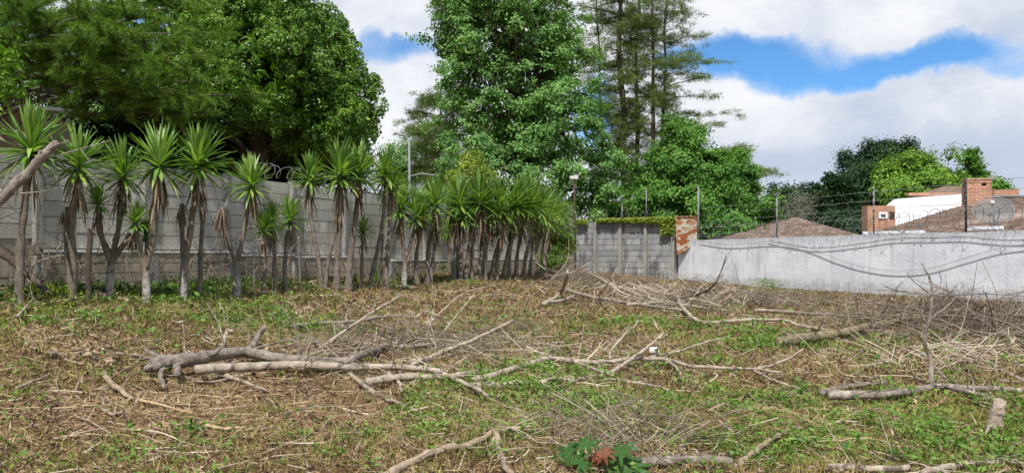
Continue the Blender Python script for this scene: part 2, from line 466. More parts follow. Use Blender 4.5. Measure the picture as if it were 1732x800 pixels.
# green patches given by where they lie in the plot
GP = [(*G(x, y)[:2], r, k) for x, y, r, k in [
    (760, 660, .8, .8), (900, 660, 1.0, .7), (1000, 690, .9, .8), (1120, 690, 1.0, .7), (1240, 700, .9, .7), (1400, 720, 1.0, 1.4), (1500, 740, .9, 1.5), (1560, 700, 1.0, 1.2), (1250, 740, .7, .8), (900, 640, .8, .6), (1650, 700, .8, .8), (1380, 680, .8, .8),
    (1660, 760, .9, .8), (1300, 585, 1.0, 1.3), (1200, 560, 1.2, .6), (1060, 550, 1.2, .6), (470, 540, 1.4, .55), (300, 530, 1.6, .55), (150, 530, 1.3, .55), (60, 545, 1.2, .4), (880, 560, 1.5, .4), (560, 760, .6, .5),
    (1450, 500, 2.2, .5), (1340, 500, 1.6, .4), (620, 560, 1.4, .4), (210, 640, .7, .3), (120, 770, .5, .4), (860, 760, .5, .6), (1550, 580, 1.2, .4), (1060, 610, 1.2, .5), (700, 700, .7, .6), (330, 745, .35, .5), (720, 475, 3, .5), (300, 500, 3.0, .7)]]


BARE = [(*G(x, y)[:2], r, k) for x, y, r, k in [(840, 515, 2.2, .8), (1450, 500, 2.2, .7), (600, 525, 1.6, .5), (560, 690, .9, .6), (250, 700, .9, .5), (100, 620, .9, .4), (600, 780, .4, .4), (1130, 760, .5, .4)]]


def green(X, Y):
    s = np.zeros_like(np.asarray(X, float))
    for gx, gy, r, k in GP: s = s + k * np.exp(-((X - gx) ** 2 + (Y - gy) ** 2) / (r * r))
    for gx, gy, r, k in BARE: s = s - k * np.exp(-((X - gx) ** 2 + (Y - gy) ** 2) / (r * r))
    return s * (.35 + 1.0 * vnoise(X, Y, 1.9, 5)) + .35 * (vnoise(X, Y, .55, 6) - .5)


def grid_ground():
    def spaced(lo, hi, step, far, growth):
        a = list(np.arange(lo, hi, step)); s = step; x = a[-1]
        while x < far: s *= growth; x += s; a.append(x)
        b = []; s = step; x = lo
        while x > -far: s *= growth; x -= s; b.append(x)
        return np.array(b[::-1] + a)
    xs = spaced(-12, 18, .09, 900, 1.18); ys = spaced(2.5, 30, .09, 900, 1.18)
    X, Y = np.meshgrid(xs, ys); Z = gz(X, Y)
    m = MB(); nx = len(xs)
    i = np.arange(len(ys) - 1)[:, None] * nx + np.arange(nx - 1)[None, :]
    m.add(np.stack([X, Y, Z], -1).reshape(-1, 3), np.stack([i, i + 1, i + nx + 1, i + nx], -1).reshape(-1, 4))
    o = m.build('ground', GROUND, smooth=True); structure(o)
    at = o.data.attributes.new('green', 'FLOAT', 'POINT')
    gv = np.clip(green(X, Y), -.3, 1.2)
    at.data.foreach_set('value', gv.astype(np.float32).ravel())


grid_ground()

# ------------------------------------------------------------------ left precast wall
L0 = np.array([-13.0, 3.1]); L1 = np.array([3.25, 40.9])   # line of the wall face in plan
ld = (L1 - L0) / np.linalg.norm(L1 - L0); lnrm = np.array([ld[1], -ld[0]])    # faces the plot
TOPL = 3.36


def lerp2(a, b, t): return a + (b - a) * t


def left_wall():
    root = thing('precast_wall', (*L0, .9), 'long beige precast concrete wall behind the row of yuccas, on block footing', 'wall')
    total_len = np.linalg.norm(L1 - L0); bay = 2.3; n = int(total_len // bay)
    pan = MB(); blk = MB()
    g = np.random.default_rng(3)
    for k in range(n + 1):
        p = L0 + ld * k * bay; p2 = L0 + ld * min((k + 1) * bay, total_len)
        ln = np.linalg.norm(p2 - p)
        if ln < .2: break
        mid = (p + p2) / 2; gzm = float(gz0(*mid))
        Ym = mid[1]
        ledge = np.interp(Ym, [13.5, 14.0, 17.5, 18.5, 21, 23, 27], [1.74, 1.58, 1.56, 1.50, 1.44, 1.34, 1.28])
        z = ledge + .06; ph = (TOPL - z) / 6.0
        for c in range(6):
            q = mid - lnrm * (.05 + g.random() * .012)
            pan.box((q[0], q[1], z + ph * (c + .5)), (ln - .13, .06, ph - .014), ld)
        # block footing wall: courses of blocks
        bz = gzm - .3; rows = int((ledge - bz) / .19) + 1
        top = ledge - .03
        for r in range(rows):
            hi = top - r * .19; 
            if hi < gzm - .35: break
            nb = 6; off = (r % 2) * .5
            bl = (ln) / nb
            for b in range(nb + (1 if off else 0)):
                a0 = max(0, (b - off) * bl); a1 = min(ln, (b + 1 - off) * bl)
                if a1 - a0 < .03: continue
                q = p + ld * (a0 + a1) / 2 + lnrm * (.06 + g.random() * .012)
                blk.box((q[0], q[1], hi - .095), (a1 - a0 - .012, .14, .178), ld)
        led = MB(); q = mid + lnrm * .055
        if k not in (4, 9, 12): led.box((q[0], q[1], ledge + .012), (ln - .08, .19, .055), ld); led.build('ledge', CON_LEDGE, root)
        ps = MB(); q = p + lnrm * .0
        ps.box((q[0], q[1], (TOPL + ledge) / 2 + .02), (.125, .17, TOPL - ledge + .06), ld); 
        q = p + lnrm * .1
        ps.box((q[0], q[1], (gzm - .3 + ledge) / 2 - .03), (.30, .26, ledge - gzm + .22), ld)
        ps.build('post', CON_POST, root)
    q = (L0 + L1) / 2 - lnrm * .115; pan.box((q[0], q[1], 2.1), (total_len, .05, TOPL * 2 - 4.3), ld)
    pan.build('wall_panel', CON_LEFT, root); blk.build('block_footing', CON_BLOCK, root)


left_wall()

# far precast wall
P0 = np.array([3.35, 40.9]); P1 = np.array([8.07, 37.6]); pd = (P1 - P0) / np.linalg.norm(P1 - P0); pn = np.array([pd[1], -pd[0]])


def far_wall():
    root = thing('precast_wall', (*P0, .5), 'short grey precast concrete plank wall with four posts and creeper along its top', 'wall')
    pl = MB(); ln = np.linalg.norm(P1 - P0)
    cuts = []
    for px in (960, 1008, 1050, 1093, 1139):
        d = pdir(px, 400); t = np.linalg.solve(np.array([[d[0], -pd[0]], [d[1], -pd[1]]]), P0)[1]; cuts.append(t)
    g = np.random.default_rng(5)
    ends = [(-.3, cuts[0])] if cuts[0] > 0 else []
    for a, b in zip(cuts[:-1], cuts[1:]):
        a = max(a, -.3)
        for c in range(11):
            z = 3.16 - .295 * (c + .5)
            q = P0 + pd * (a + b) / 2 - pn * (.04 + g.random() * .025)
            pl.box((q[0], q[1], z), (b - a - .1, .06, .275), pd)
    q = (P0 + P1) / 2 - pn * .115; pl.box((q[0], q[1], 1.55), (ln + .5, .04, 3.1), pd)
    pl.build('wall_panel', CON_FAR, root)
    for t in cuts[1:]:
        q = P0 + pd * t + pn * .03
        MB().box((q[0], q[1], 1.62), (.16, .18, 3.12), pd).build('post', CON_POST, root)


far_wall()

# right rendered wall
R0 = np.array([8.12, 37.55]); R1 = np.array([19.6, 5.4]); rd = (R1 - R0) / np.linalg.norm(R1 - R0); rn = np.array([rd[1], -rd[0]])
if rn[0] > 0: rn = -rn
TOPR = 2.17


def rw(px, py, off=0.0):
    """photo pixel -> point on the face of the right wall, off metres proud of it"""
    d = pdir(px, py); q0 = R0 + rn * off
    s = np.linalg.solve(np.array([[d[0], -rd[0]], [d[1], -rd[1]]]), q0)[0]
    return np.array([d[0] * s, d[1] * s, EYE + d[2] * s])


def right_wall():
    root = thing('rendered_wall', (*R0, 0), 'low pale blue grey rendered wall with grey streaks, along the right side of the plot', 'wall')
    m = MB(); ln = np.linalg.norm(R1 - R0); n = 60
    vs = []; 
    for i in range(n + 1):
        p = R0 + rd * ln * i / n
        top = TOPR + .012 * math.sin(i * 1.3)
        for off, z in ((0, -.4), (0, top), (-.18, top), (-.18, -.4)): vs.append((*(p - rn * (-off)), z))
    fs = []
    for i in range(n):
        for j in range(4):
            a = i * 4 + j; b = i * 4 + (j + 1) % 4; fs.append((a, a + 4, b + 4, b))
    m.add(vs, fs); m.f.append(np.array([[0, 1, 2, 3], [n * 4 + 3, n * 4 + 2, n * 4 + 1, n * 4]]))
    m.build('wall_face', PLASTER, root)
    f = MB()
    for i in range(30):     # uneven mortar kerb at the foot
        p = R0 + rd * ln * (i + .5) / 30 + rn * .03; z = float(gz(*p))
        f.box((p[0], p[1], z - .1), (ln / 30 - .004, .09 + .02 * (i % 3), .27 + .03 * ((i * 7) % 4)), rd)
    f.build('mortar_kerb', CON_POST, root)


right_wall()

# rusty sheet at the corner
def rust_sheet():
    pts = [W(1143, 367, 37.2), W(1180, 366, 36.2), W(1181, 411, 36.2), W(1146, 431, 37.2)]
    c = np.mean(pts, axis=0); root = thing('metal_sheet', c, 'rust stained cream metal sheet wedged between grey plank wall and rendered wall', 'metal sheet')
    back = [p + np.array([.012, .03, 0]) for p in pts]
    MB().add(pts + back, [(0, 1, 2, 3), (7, 6, 5, 4), (0, 4, 5, 1), (1, 5, 6, 2), (2, 6, 7, 3), (3, 7, 4, 0)]).build('sheet', RUST, root)
    fr = MB(); q = [p + np.array([-.01, -.03, 0]) for p in pts] 
    for a, b in zip(q, q[1:] + q[:1]): fr.tube([a, b], .025, 4)
    fr.build('edge_frame', RUST, root)


rust_sheet()


def cable(px, off, r, label, m=BLACKM, grp=None):
    pts = np.array([rw(x, y, off) for x, y in px]); P = smooth(pts, 8)
    o = MB().tube(P, r, 6).build('cable', m, loc=P[0], smooth=True); tag(o, label, 'cable', grp)


def smooth(P, k=6):
    """Catmull-Rom through the points"""
    P = np.asarray(P, float)
    if len(P) < 3:
        t = np.linspace(0, 1, k + 1)[:, None]; return P[0] + (P[-1] - P[0]) * t
    Q = np.vstack([2 * P[0] - P[1], P, 2 * P[-1] - P[-2]]); out = []
    for i in range(1, len(Q) - 2):
        p0, p1, p2, p3 = Q[i - 1:i + 3]
        for t in np.arange(k) / k:
            out.append(.5 * ((2 * p1) + (-p0 + p2) * t + (2 * p0 - 5 * p1 + 4 * p2 - p3) * t * t + (-p0 + 3 * p1 - 3 * p2 + p3) * t ** 3))
    out.append(P[-1]); return np.array(out)


cable([(1186, 407), (1233, 413), (1300, 409), (1340, 411), (1373, 420), (1413, 436), (1457, 449), (1513, 457), (1573, 453), (1633, 436), (1693, 419), (1760, 411), (1900, 405)], .065, .011,
      'grey cable sagging lowest across the middle of the rendered wall', GREYC)
cable([(1300, 406), (1345, 416), (1393, 419), (1457, 412), (1513, 404), (1593, 402), (1633, 401), (1693, 406), (1760, 405), (1900, 398)], .05, .010,
      'black cable looping close under the top of the rendered wall', BLACKM)


# razor wire
def razor(name_label, A, B, z, r, pitch, seed, tilt=0.0):
    g = np.random.default_rng(seed); A = np.array(A, float); B = np.array(B, float); ln = np.linalg.norm(B - A); n = int(ln / pitch); d = (B - A) / ln
    k = 20; t = np.arange(n * k) / k; lat = np.array([-d[1], d[0]])
    rr = r * (1 + .12 * np.sin(t * 1.7) + .08 * np.sin(t * .63 + 2)); th = t * 2 * math.pi
    x = t * pitch + .10 * np.sin(t * 2.1) + rr * .35 * np.sin(th)
    P = np.stack([A[0] + d[0] * x + lat[0] * rr * np.cos(th), A[1] + d[1] * x + lat[1] * rr * np.cos(th), z + rr * np.sin(th) + .05 * np.sin(t * .4)], 1)
    root = thing('razor_wire_coil', P[0], name_label, 'razor wire', 'coils of razor wire on the walls')
    MB().tube(P, .0085, 4).build('wire', WIRE, root)


razor('looping razor wire coil on top of the low rendered wall', (*(R0 + rd * .8 - rn * .09),), (*(R0 + rd * 33 - rn * .09),), TOPR + .36, .33, .40, 1)
razor('razor wire coil tangled in creeper on the short grey plank wall', (*(P0 - pn * .02),), (*(P1 - pn * .02),), 3.16 + .33, .28, .38, 2)
razor('razor wire coil on top of the long beige wall, before dark trees', (*(L0 + ld * 17),), (*L1,), TOPL + .2, .18, .34, 3)


def fence_post(base, h, label, m=GALV, r=.028, insul=5, tee=False, cat='fence post'):
    root = thing('fence_post', base, label, cat, 'security fence posts on the walls')
    MB().tube([base, base + np.array([.01, 0, h])], r, 8).build('pole', m, root, smooth=True)
    for i in range(insul):
        z = h * (.25 + .7 * i / max(insul - 1, 1))
        MB().tube([base + np.array([-.02, -.03, z - .03]), base + np.array([-.02, -.03, z]), base + np.array([-.02, -.03, z + .03])], [.014, .032, .014], 8).build('insulator', BLACKM, root)
    if tee: MB().box(base + np.array([0, 0, h]), (.42, .05, .06), rd).build('crossbar', GALV, root)
    return root


def topw(px):
    p = rw(px, 400, -.05); p[2] = TOPR - .1; return p


def hgt(p, py): return (W(866, py, p[1])[2] - p[2])


for px, py, lb, m, ins, tee, r in [(1181, 316, 'tall grey pole at the near edge of the rusty sheet', GALV, 4, False, .045), (1314, 328, 'grey pole with a crossbar in front of the small hipped roof', GALV, 4, True, .035),
                                (1478, 316, 'thin grey pole in front of dark trees left of the white house wall', GALV, 6, False, .03), (1634, 303, 'black pole with many insulators beside the brick chimney', BLACKM, 9, False, .035)]:
    p = topw(px); fence_post(p, hgt(p, py), lb, m, r, ins, tee)
for px, py, lb in [(1093, 318, 'thin pole rising from the creeper on the grey plank wall'), (1052, 345, 'short thin pole on the grey plank wall')]:
    d = pdir(px, 400); t = np.linalg.solve(np.array([[d[0], -pd[0]], [d[1], -pd[1]]]), P0 - pn * .02)[0]
    p = np.array([d[0] * t, d[1] * t, 3.1]); fence_post(p, hgt(p, py), lb, GALV, .03, 3)

wires = []
for i in range(5):
    a = topw(1181); b = topw(1900); z0 = TOPR + .25 + .3 * i
    pts = [np.array([*(a[:2] + (b[:2] - a[:2]) * t), z0 + .015 * math.sin(t * 40)]) for t in np.linspace(0, 1, 20)]
    o = MB().tube(pts, .006, 4).build('fence_wire', GALV, loc=pts[0])
    tag(o, ['lowest', 'second lowest', 'middle', 'second highest', 'highest'][i] + ' straight wire strung between poles over the rendered wall', 'wire', 'security fence wires')


def lamp_pole():
    base = np.array([*W(972, 400, 40.4)[:2], 1.2]); h = hgt(base, 299)
    root = thing('lamp_pole', base, 'dark pole with a white floodlight in the corner where the walls meet', 'lamp pole')
    MB().tube([base, base + np.array([0, 0, h])], .036, 8).build('pole', B_DARK, root, smooth=True)
    t = base + np.array([0, 0, h])
    MB().box(t + np.array([-.05, -.1, -.05]), (.42, .22, .16), (1, .2)).build('floodlight', PVC, root)
    MB().box(t + np.array([.12, -.05, .08]), (.30, .1, .08), (1, -.2)).build('sensor', GALV, root)


lamp_pole()


def tall_pole():
    Y = 34; p = W(694, 345, Y); t = W(692, 236, Y)
    root = thing('street_lamp', p, 'tall slim grey lamp pole rising behind the beige wall between yuccas and pines', 'street lamp')
    MB().tube([np.array([p[0], p[1], .8]), t], [.07, .045], 8).build('pole', GALV, root, smooth=True)
    a = t + np.array([0, 0, -.05])
    MB().tube([a, a + np.array([-.25, 0, .22]), a + np.array([-.7, 0, .33])], .03, 6).build('arm', GALV, root)
    q = W(694, 298, Y); MB().tube([q, q + np.array([.5, 0, .1]), q + np.array([1.25, 0, .02])], .035, 6).build('bracket_arm', GALV, root)


tall_pole()

# ------------------------------------------------------------------ houses on the right
def courses(mb, a, b, c, d, step, lift=.045, g=None, seglen=.34):
    """shingle courses between eave line a-b and ridge line d-c"""
    a, b, c, d = map(lambda v: np.array(v, float), (a, b, c, d)); g = g or np.random.default_rng(2)
    n = max(2, int(np.linalg.norm((a + b) / 2 - (c + d) / 2) / step))
    nv = nrm(np.cross(b - a, (c + d) / 2 - (a + b) / 2 + 1e-6))
    if nv[2] < 0: nv = -nv
    for i in range(n):
        l0 = a + (d - a) * i / n; r0 = b + (c - b) * i / n; l1 = a + (d - a) * (i + 1.12) / n if i < n - 1 else d; r1 = b + (c - b) * (i + 1.12) / n if i < n - 1 else c
        w = np.linalg.norm(r0 - l0); k = max(1, int(w / seglen))
        j = np.arange(k); u0 = (j + .02)[:, None] / k; u1 = (j + .98)[:, None] / k; dz = (nv * (lift + .02 * g.random((k, 1)))) 
        q = np.stack([l0 + (r0 - l0) * u0 + dz, l0 + (r0 - l0) * u1 + dz, l1 + (r1 - l1) * u1 + nv * .004, l1 + (r1 - l1) * u0 + nv * .004,
                      l0 + (r0 - l0) * u0, l0 + (r0 - l0) * u1], 1).reshape(-1, 3)
        base = np.arange(k)[:, None] * 6
        mb.add(q, np.concatenate([base + np.array([0, 1, 2, 3]), base + np.array([4, 5, 1, 0])]))


def hip_house(label, ap, el_, er, Yd, depth, wallh=.5):
    """hipped roof: apex pixel, eave left pixel, eave right pixel at depth"""
    L = W(*el_, Yd); R = W(*er, Yd); A = W(*ap, Yd + depth / 2); L[2] = R[2] = min(L[2], R[2])
    root = thing('house', (A[0], A[1], 0), label, 'house')
    Lb = L + np.array([0, depth, 0]); Rb = R + np.array([0, depth, 0])
    rf = MB()
    A2 = A + np.array([.02, 0, 0]); A1 = A - np.array([.02, 0, 0])
    for q in ((L, R, A2, A1), (R, Rb, A2, A1), (Rb, Lb, A1, A2), (Lb, L, A1, A2)): courses(rf, *q, .22)
    rf.add([L, R, Rb, Lb, A], [(0, 1, 4, 4), (1, 2, 4, 4), (2, 3, 4, 4), (3, 0, 4, 4)]) if False else None
    sh = [v - np.array([0, 0, .03]) for v in (L, R, Rb, Lb, A)]
    rf.add(sh, np.array([(0, 1, 4), (1, 2, 4), (2, 3, 4), (3, 0, 4)]))
    rf.build('roof', SHINGLE, root)
    cx = (L + Rb) / 2
    MB().box((cx[0], cx[1], L[2] / 2 - .05), ((R - L)[0] - .8, depth - .8, L[2] - .0)).build('wall', WHITEP, root)
    return root


hip_house('low house whose small brown hipped roof peeks over the rendered wall', (1345, 368), (1222, 403), (1470, 403), 38.0, 7.0)


def big_house():
    root = thing('house', (*W(1640, 380, 30)[:2], 0), 'nearest house with big brown shingle roof and brick chimney behind the rendered wall', 'house')
    Y = 27.0
    a = W(1440, 405, Y + 3); b = W(1990, 405, Y - 3); 
    r0 = W(1662, 338, Y + 7.5); r1 = W(1960, 322, Y + 3)
    a[2] = b[2] = 2.05
    rf = MB(); courses(rf, a, b, r1, r0, .22)
    b0 = W(1560, 385, Y + 16); b1 = r1 + np.array([2, 6, 0]); b0[2] = b1[2] = 2.05
    courses(rf, a, b0, r0 + np.array([.02, 0, 0]), r0, .22)
    s = [v - np.array([0, 0, .04]) for v in (a, b, r1, r0, b0)]
    rf.add(s, np.array([(0, 1, 2), (0, 2, 3), ]))
    rf.add(s, np.array([(0, 3, 4)])); s2 = [v - np.array([0, 0, .04]) for v in (r0, r1, b1, b0)]; rf.add(s2, [(0, 1, 2, 3)])
    rf.build('roof', SHINGLE, root)
    wl = MB(); c = (a + b) / 2; wl.box((c[0] + .6, c[1] + 2.5, 1.0), (10, 3, 1.9), (b - a)[:2]); wl.build('wall', WHITEP, root)
    # chimney
    Yc = 33.6; p0 = W(1632, 345, Yc); p1 = W(1671, 305, Yc); wd = p1[0] - p0[0]; ztop = p1[2]; zb = p0[2] - .8
    ch = MB(); cx = (p0[0] + p1[0]) / 2
    ax = (1, -.25)
    for i in range(int((ztop - zb) / .13)):     # slightly uneven brick courses
        e = .015 * (i % 2); z = zb + .13 * i
        if z > ztop - .30 and z < ztop - .16: 
            continue
        ch.box((cx, Yc, z + .065), (wd * .92 + e, .75 + e, .124), ax)
    zz = ztop - .24
    chimney = ch.build('chimney', BRICK, root)
    an = nrm(np.array([1, -.25])); bn = np.array([-an[1], an[0]])
    for sa, sb in ((-1, -1), (1, -1), (1, 1), (-1, 1), (0, -1), (-.45, -1)):
        q = np.array([cx, Yc]) + an * sa * (wd * .46 - .1) + bn * sb * (.375 - .08)
        ch2 = MB().box((q[0], q[1], zz), (.18, .14, .27), ax); ch2.build('chimney_pier', BRICK, chimney)
    MB().box((cx, Yc, zz), (wd * .8, .5, .27), ax).build('flue', DARKIN, chimney)
    MB().box((cx, Yc, ztop + .02), (wd * .99, .82, .07), ax).build('cap', BRICK, chimney)
    w0 = rw(1465, 392, -.3); w1 = rw(1562, 388, -.3)
    for (x0, x1, yy) in ((1464, 1560, 394), (1638, 1692, 387)):
        q0 = W(x0, yy, 26.8 if x0 < 1600 else 23.1); q1 = W(x1, yy - 2, 24.9 if x0 < 1600 else 22.2)
        MB().box(((q0 + q1) / 2), (np.linalg.norm(q1 - q0), .3, .10), (q1 - q0)[:2]).build('white_flashing', WHITEP, root)
    return root


big_house()


def white_house():
    Y = 44.0
    root = thing('house', (*W(1590, 380, Y)[:2], 0), 'farther white house with brick annex and small framed window behind the near roof', 'house')
    P = [W(1496, 350, Y), W(1512, 337, Y + .5), W(1660, 325, Y + 1.5), W(1660, 395, Y + 1.5), W(1496, 395, Y)]
    f = [p.copy() for p in P]; bk = [p + np.array([2.3, 4, 0]) for p in P]; n = 5
    m = MB().add(f + bk, np.array([[0, 1, 2, 3, 4]])); m.f.append(np.array([[9, 8, 7, 6, 5]]))
    m.f.append(np.array([(i, (i + 1) % 5, (i + 1) % 5 + 5, i + 5) for i in range(5)]))
    m.build('wall', WHITEP, root)
    # upper brown roof
    rf = MB(); a = W(1548, 331, Y + 4); b = W(1640, 328, Y + 4); c = W(1632, 316, Y + 8); d = W(1600, 316, Y + 8)
    a = W(1545, 330, Y + 2.2); b = W(1665, 326, Y + 2.2); courses(rf, a, b, c, d, .3)
    s = [v - np.array([0, 0, .03]) for v in (a, b, c, d)]; rf.add(s, [(0, 1, 2, 3)]); rf.build('roof', SHINGLE, root)
    q = W(1585, 329, Y + 1.9); MB().box(q, (3.6, .3, .17), (1, .05)).build('brick_parapet', BRICK, root)
    # brick annex with window
    a0 = W(1467, 348, Y - 1); a1 = W(1514, 348, Y - 1); h = a0[2] - 1.2
    an = MB()
    an.box(((a0[0] + a1[0]) / 2, Y - 1 + .35, a0[2] - h / 2), (a1[0] - a0[0], .7, h)); anx = an.build('brick_annex', BRICK, root)
    c = W(1493.5, 364.5, Y - 1.03)
    MB().box(c, (.48, .06, .36)).build('window_frame', WHITEP, anx)
    MB().box(c + np.array([0, -.035, 0]), (.26, .03, .16)).build('pane', GLASS, anx)
    c = W(1508.5, 364, Y - 1.02); MB().box(c, (.26, .05, .38)).build('dark_window', DARKIN, anx)
    # right block
    q0 = W(1676, 323, Y + 1); q1 = W(1718, 321, Y + 1)
    MB().box(((q0 + q1) / 2 - np.array([0, 0, .35])), (q1[0] - q0[0], .6, .75)).build('brick_block', BRICK, root)
    q0 = W(1655, 333, Y - 2); q1 = W(1790, 333, Y - 2)
    MB().box(((q0 + q1) / 2 - np.array([0, -.6, .3])), (q1[0] - q0[0], 1.2, .42)).build('side_wall', WHITEP, root)
    MB().box(((q0 + q1) / 2 + np.array([0, .2, -.02])), (q1[0] - q0[0] + .2, 2.2, .08)).build('flat_roof', GALV, root)


white_house()


def dish():
    Y = 25.5; c = W(1680, 357, Y); rad = 30 * Y / F
    root = thing('satellite_dish', c, 'large grey mesh satellite dish on the near brown roof', 'satellite dish')
    # dish axis: up, towards the left of the plot
    ax = nrm(np.array([-.42, -.62, .66])); u = nrm(np.cross(ax, (0, 0, 1.0))); v = np.cross(u, ax)
    m = MB(); nr, na = 12, 48
    def pt(r, a, dz=0): return c + (u * math.cos(a) + v * math.sin(a)) * r * rad + ax * (.20 * rad * r * r - .1 * rad + dz)
    m.add([pt(i / nr, j / na * 2 * math.pi) for i in range(1, nr + 1) for j in range(na)],
          [(i * na + j, i * na + (j + 1) % na, (i + 1) * na + (j + 1) % na, (i + 1) * na + j) for i in range(nr - 1) for j in range(na)])
    def f(t):
        d = pbsdf(t, (.17, .18, .19), .6, metal=.0)
        tr = t.n('ShaderNodeBsdfTransparent')
        co = t.n('ShaderNodeTexCoord').outputs['Object']
        chk = t.n('ShaderNodeTexChecker'); t.put(chk.inputs['Vector'], co); chk.inputs['Scale'].default_value = 90
        mx = t.n('ShaderNodeMixShader', i_Fac=t.m('MULTIPLY_ADD', chk.outputs[1], -.6, .75)); t.nt.links.new(tr.outputs[0], mx.inputs[1]); t.nt.links.new(d, mx.inputs[2])
        finish(t, mx.outputs[0])
    m.build('reflector', mat('wire_mesh', f), root, smooth=True)
    rb = MB(); rb.tube([pt(1, j / 40 * 2 * math.pi, 0) for j in range(41)], .018, 5)
    for k in range(12): rb.tube([pt(i / 6, k / 12 * 2 * math.pi, -.012) for i in range(7)], .009, 4)
    rb.build('rim', GALV, root)
    fd = c + ax * rad * .75
    for k in range(3): MB().tube([pt(.95, k / 3 * 2 * math.pi + .4), fd], .012, 5).build('feed_arm', GALV, root)
    MB().tube([fd, fd - ax * .18], .06, 8).build('receiver', PVC, root)
    b = W(1686, 388, Y + .3); MB().tube([c - ax * .1, c - ax * .3, np.array([b[0], b[1], 1.9])], .04, 8).build('mast', GALV, root)


dish()

# ------------------------------------------------------------------ trees
def limb(mb, a, b, r0, r1, g, n=7, wob=.12, sides=7):
    t = np.linspace(0, 1, n)[:, None]; P = a + (b - a) * t
    L = np.linalg.norm(b - a); P[1:-1] += g.normal(size=(n - 2, 3)) * L * wob * .25
    P = smooth(P, 2); mb.tube(P, np.linspace(r0, r1, len(P)), sides, .15)


def blob_clumps(blobs, n, g, inner=.55, rough=.2, sub=.20, nsub=58, airy=0.0):
    """clump centres: leafy masses (sub-blobs) on the shells of overlapping ellipsoids, plus a sparse inner filling"""
    A = np.array([b[1][0] * b[1][1] + b[1][1] * b[1][2] for b in blobs]); A = A / A.sum(); ps = []; ds = []
    rmean = max(np.mean(b[1]) for b in blobs)
    for (c, r), a in zip(blobs, A):
        c = np.array(c); r = np.array(r); k = max(6, int(n * a)); m = max(5, int(nsub * (np.mean(r) / rmean) ** 1.0 + 4))
        d = nrm(g.normal(size=(m, 3))); s_ = g.uniform(.55, .93 + airy, (m, 1)) + rough * g.normal(size=(m, 1)) * .5; sc = c + d * r * s_; sr = np.mean(r) * sub * g.uniform(.6, 1.45, m)
        w_ = sr ** 2; w_ /= w_.sum(); j = g.choice(m, int(k * .85), p=w_); e = nrm(g.normal(size=(len(j), 3)) + d[j] * .45 + np.array([0, 0, .25]))
        q = sc[j] + e * sr[j][:, None] * g.uniform(.55, 1.08, (len(j), 1)) * np.array([1.15, 1.15, .75])
        ps.append(q); ds.append(nrm(e * .7 + d[j] * .5))
        k2 = k - len(j); e = nrm(g.normal(size=(k2, 3))); ps.append(c + e * r * g.uniform(.35, .85, (k2, 1))); ds.append(e)
    return np.concatenate(ps), np.concatenate(ds)


def leafy(mb, P, D, per, rc, L, Wd, g, up=.5, spread=.62, flat=1.0):
    n = len(P) * per; c = np.repeat(P, per, 0); o = np.repeat(D, per, 0)
    pos = c + g.normal(size=(n, 3)) * rc * np.array([1, 1, flat])
    N = nrm(o * .9 + np.array([0, 0, up]) + g.normal(size=(n, 3)) * spread * .6)
    Dr = g.normal(size=(n, 3)) + o * .5 + np.array([0, 0, -.3]); Dr = Dr - N * np.sum(Dr * N, 1, keepdims=True)
    s = .7 + .6 * g.random(n)
    leaves(mb, pos, Dr, N, L * s, Wd * s)


def broad_tree(name, label, base, blobs, n, per, rc, L, Wd, leafm, barkm, tr, seed, group=None, inner=.55, limbs=9, trunk_top=None, rough=.18, up=.5, flat=1.0, cat='tree', airy=0.0, sub=.2, nsub=58):
    g = np.random.default_rng(seed); base = np.array(base, float)
    root = thing(name, base, label, cat, group)
    P, D = blob_clumps(blobs, n, g, inner, rough, sub, nsub, airy)
    cm = MB(); leafy(cm, P, D, per, rc, L, Wd, g, up=up, flat=flat); 
    tm = MB(); big = max(blobs, key=lambda b: b[1][0] * b[1][2]); top = np.array(trunk_top if trunk_top is not None else big[0], float)
    limb(tm, base - np.array([0, 0, .2]), top, tr, tr * .45, g, 7, .05, 10)
    idx = g.choice(len(P), min(limbs, len(P)), replace=False)
    for k, i in enumerate(idx):
        t = .35 + .6 * g.random(); s = base + (top - base) * t; limb(tm, s, P[i], tr * .33, tr * .06, g)
    tm.build('trunk', barkm, root, smooth=True); cm.build('crown', leafm, root)
    return root


def Bl(px, py, Y, rx, rz, ry=None):
    """ellipsoid: centre by pixel and depth, radii in photo pixels at that depth"""
    k = Y / F; return (W(px, py, Y), (rx * k, (ry if ry else rx) * k, rz * k))


GREYGZ = .9

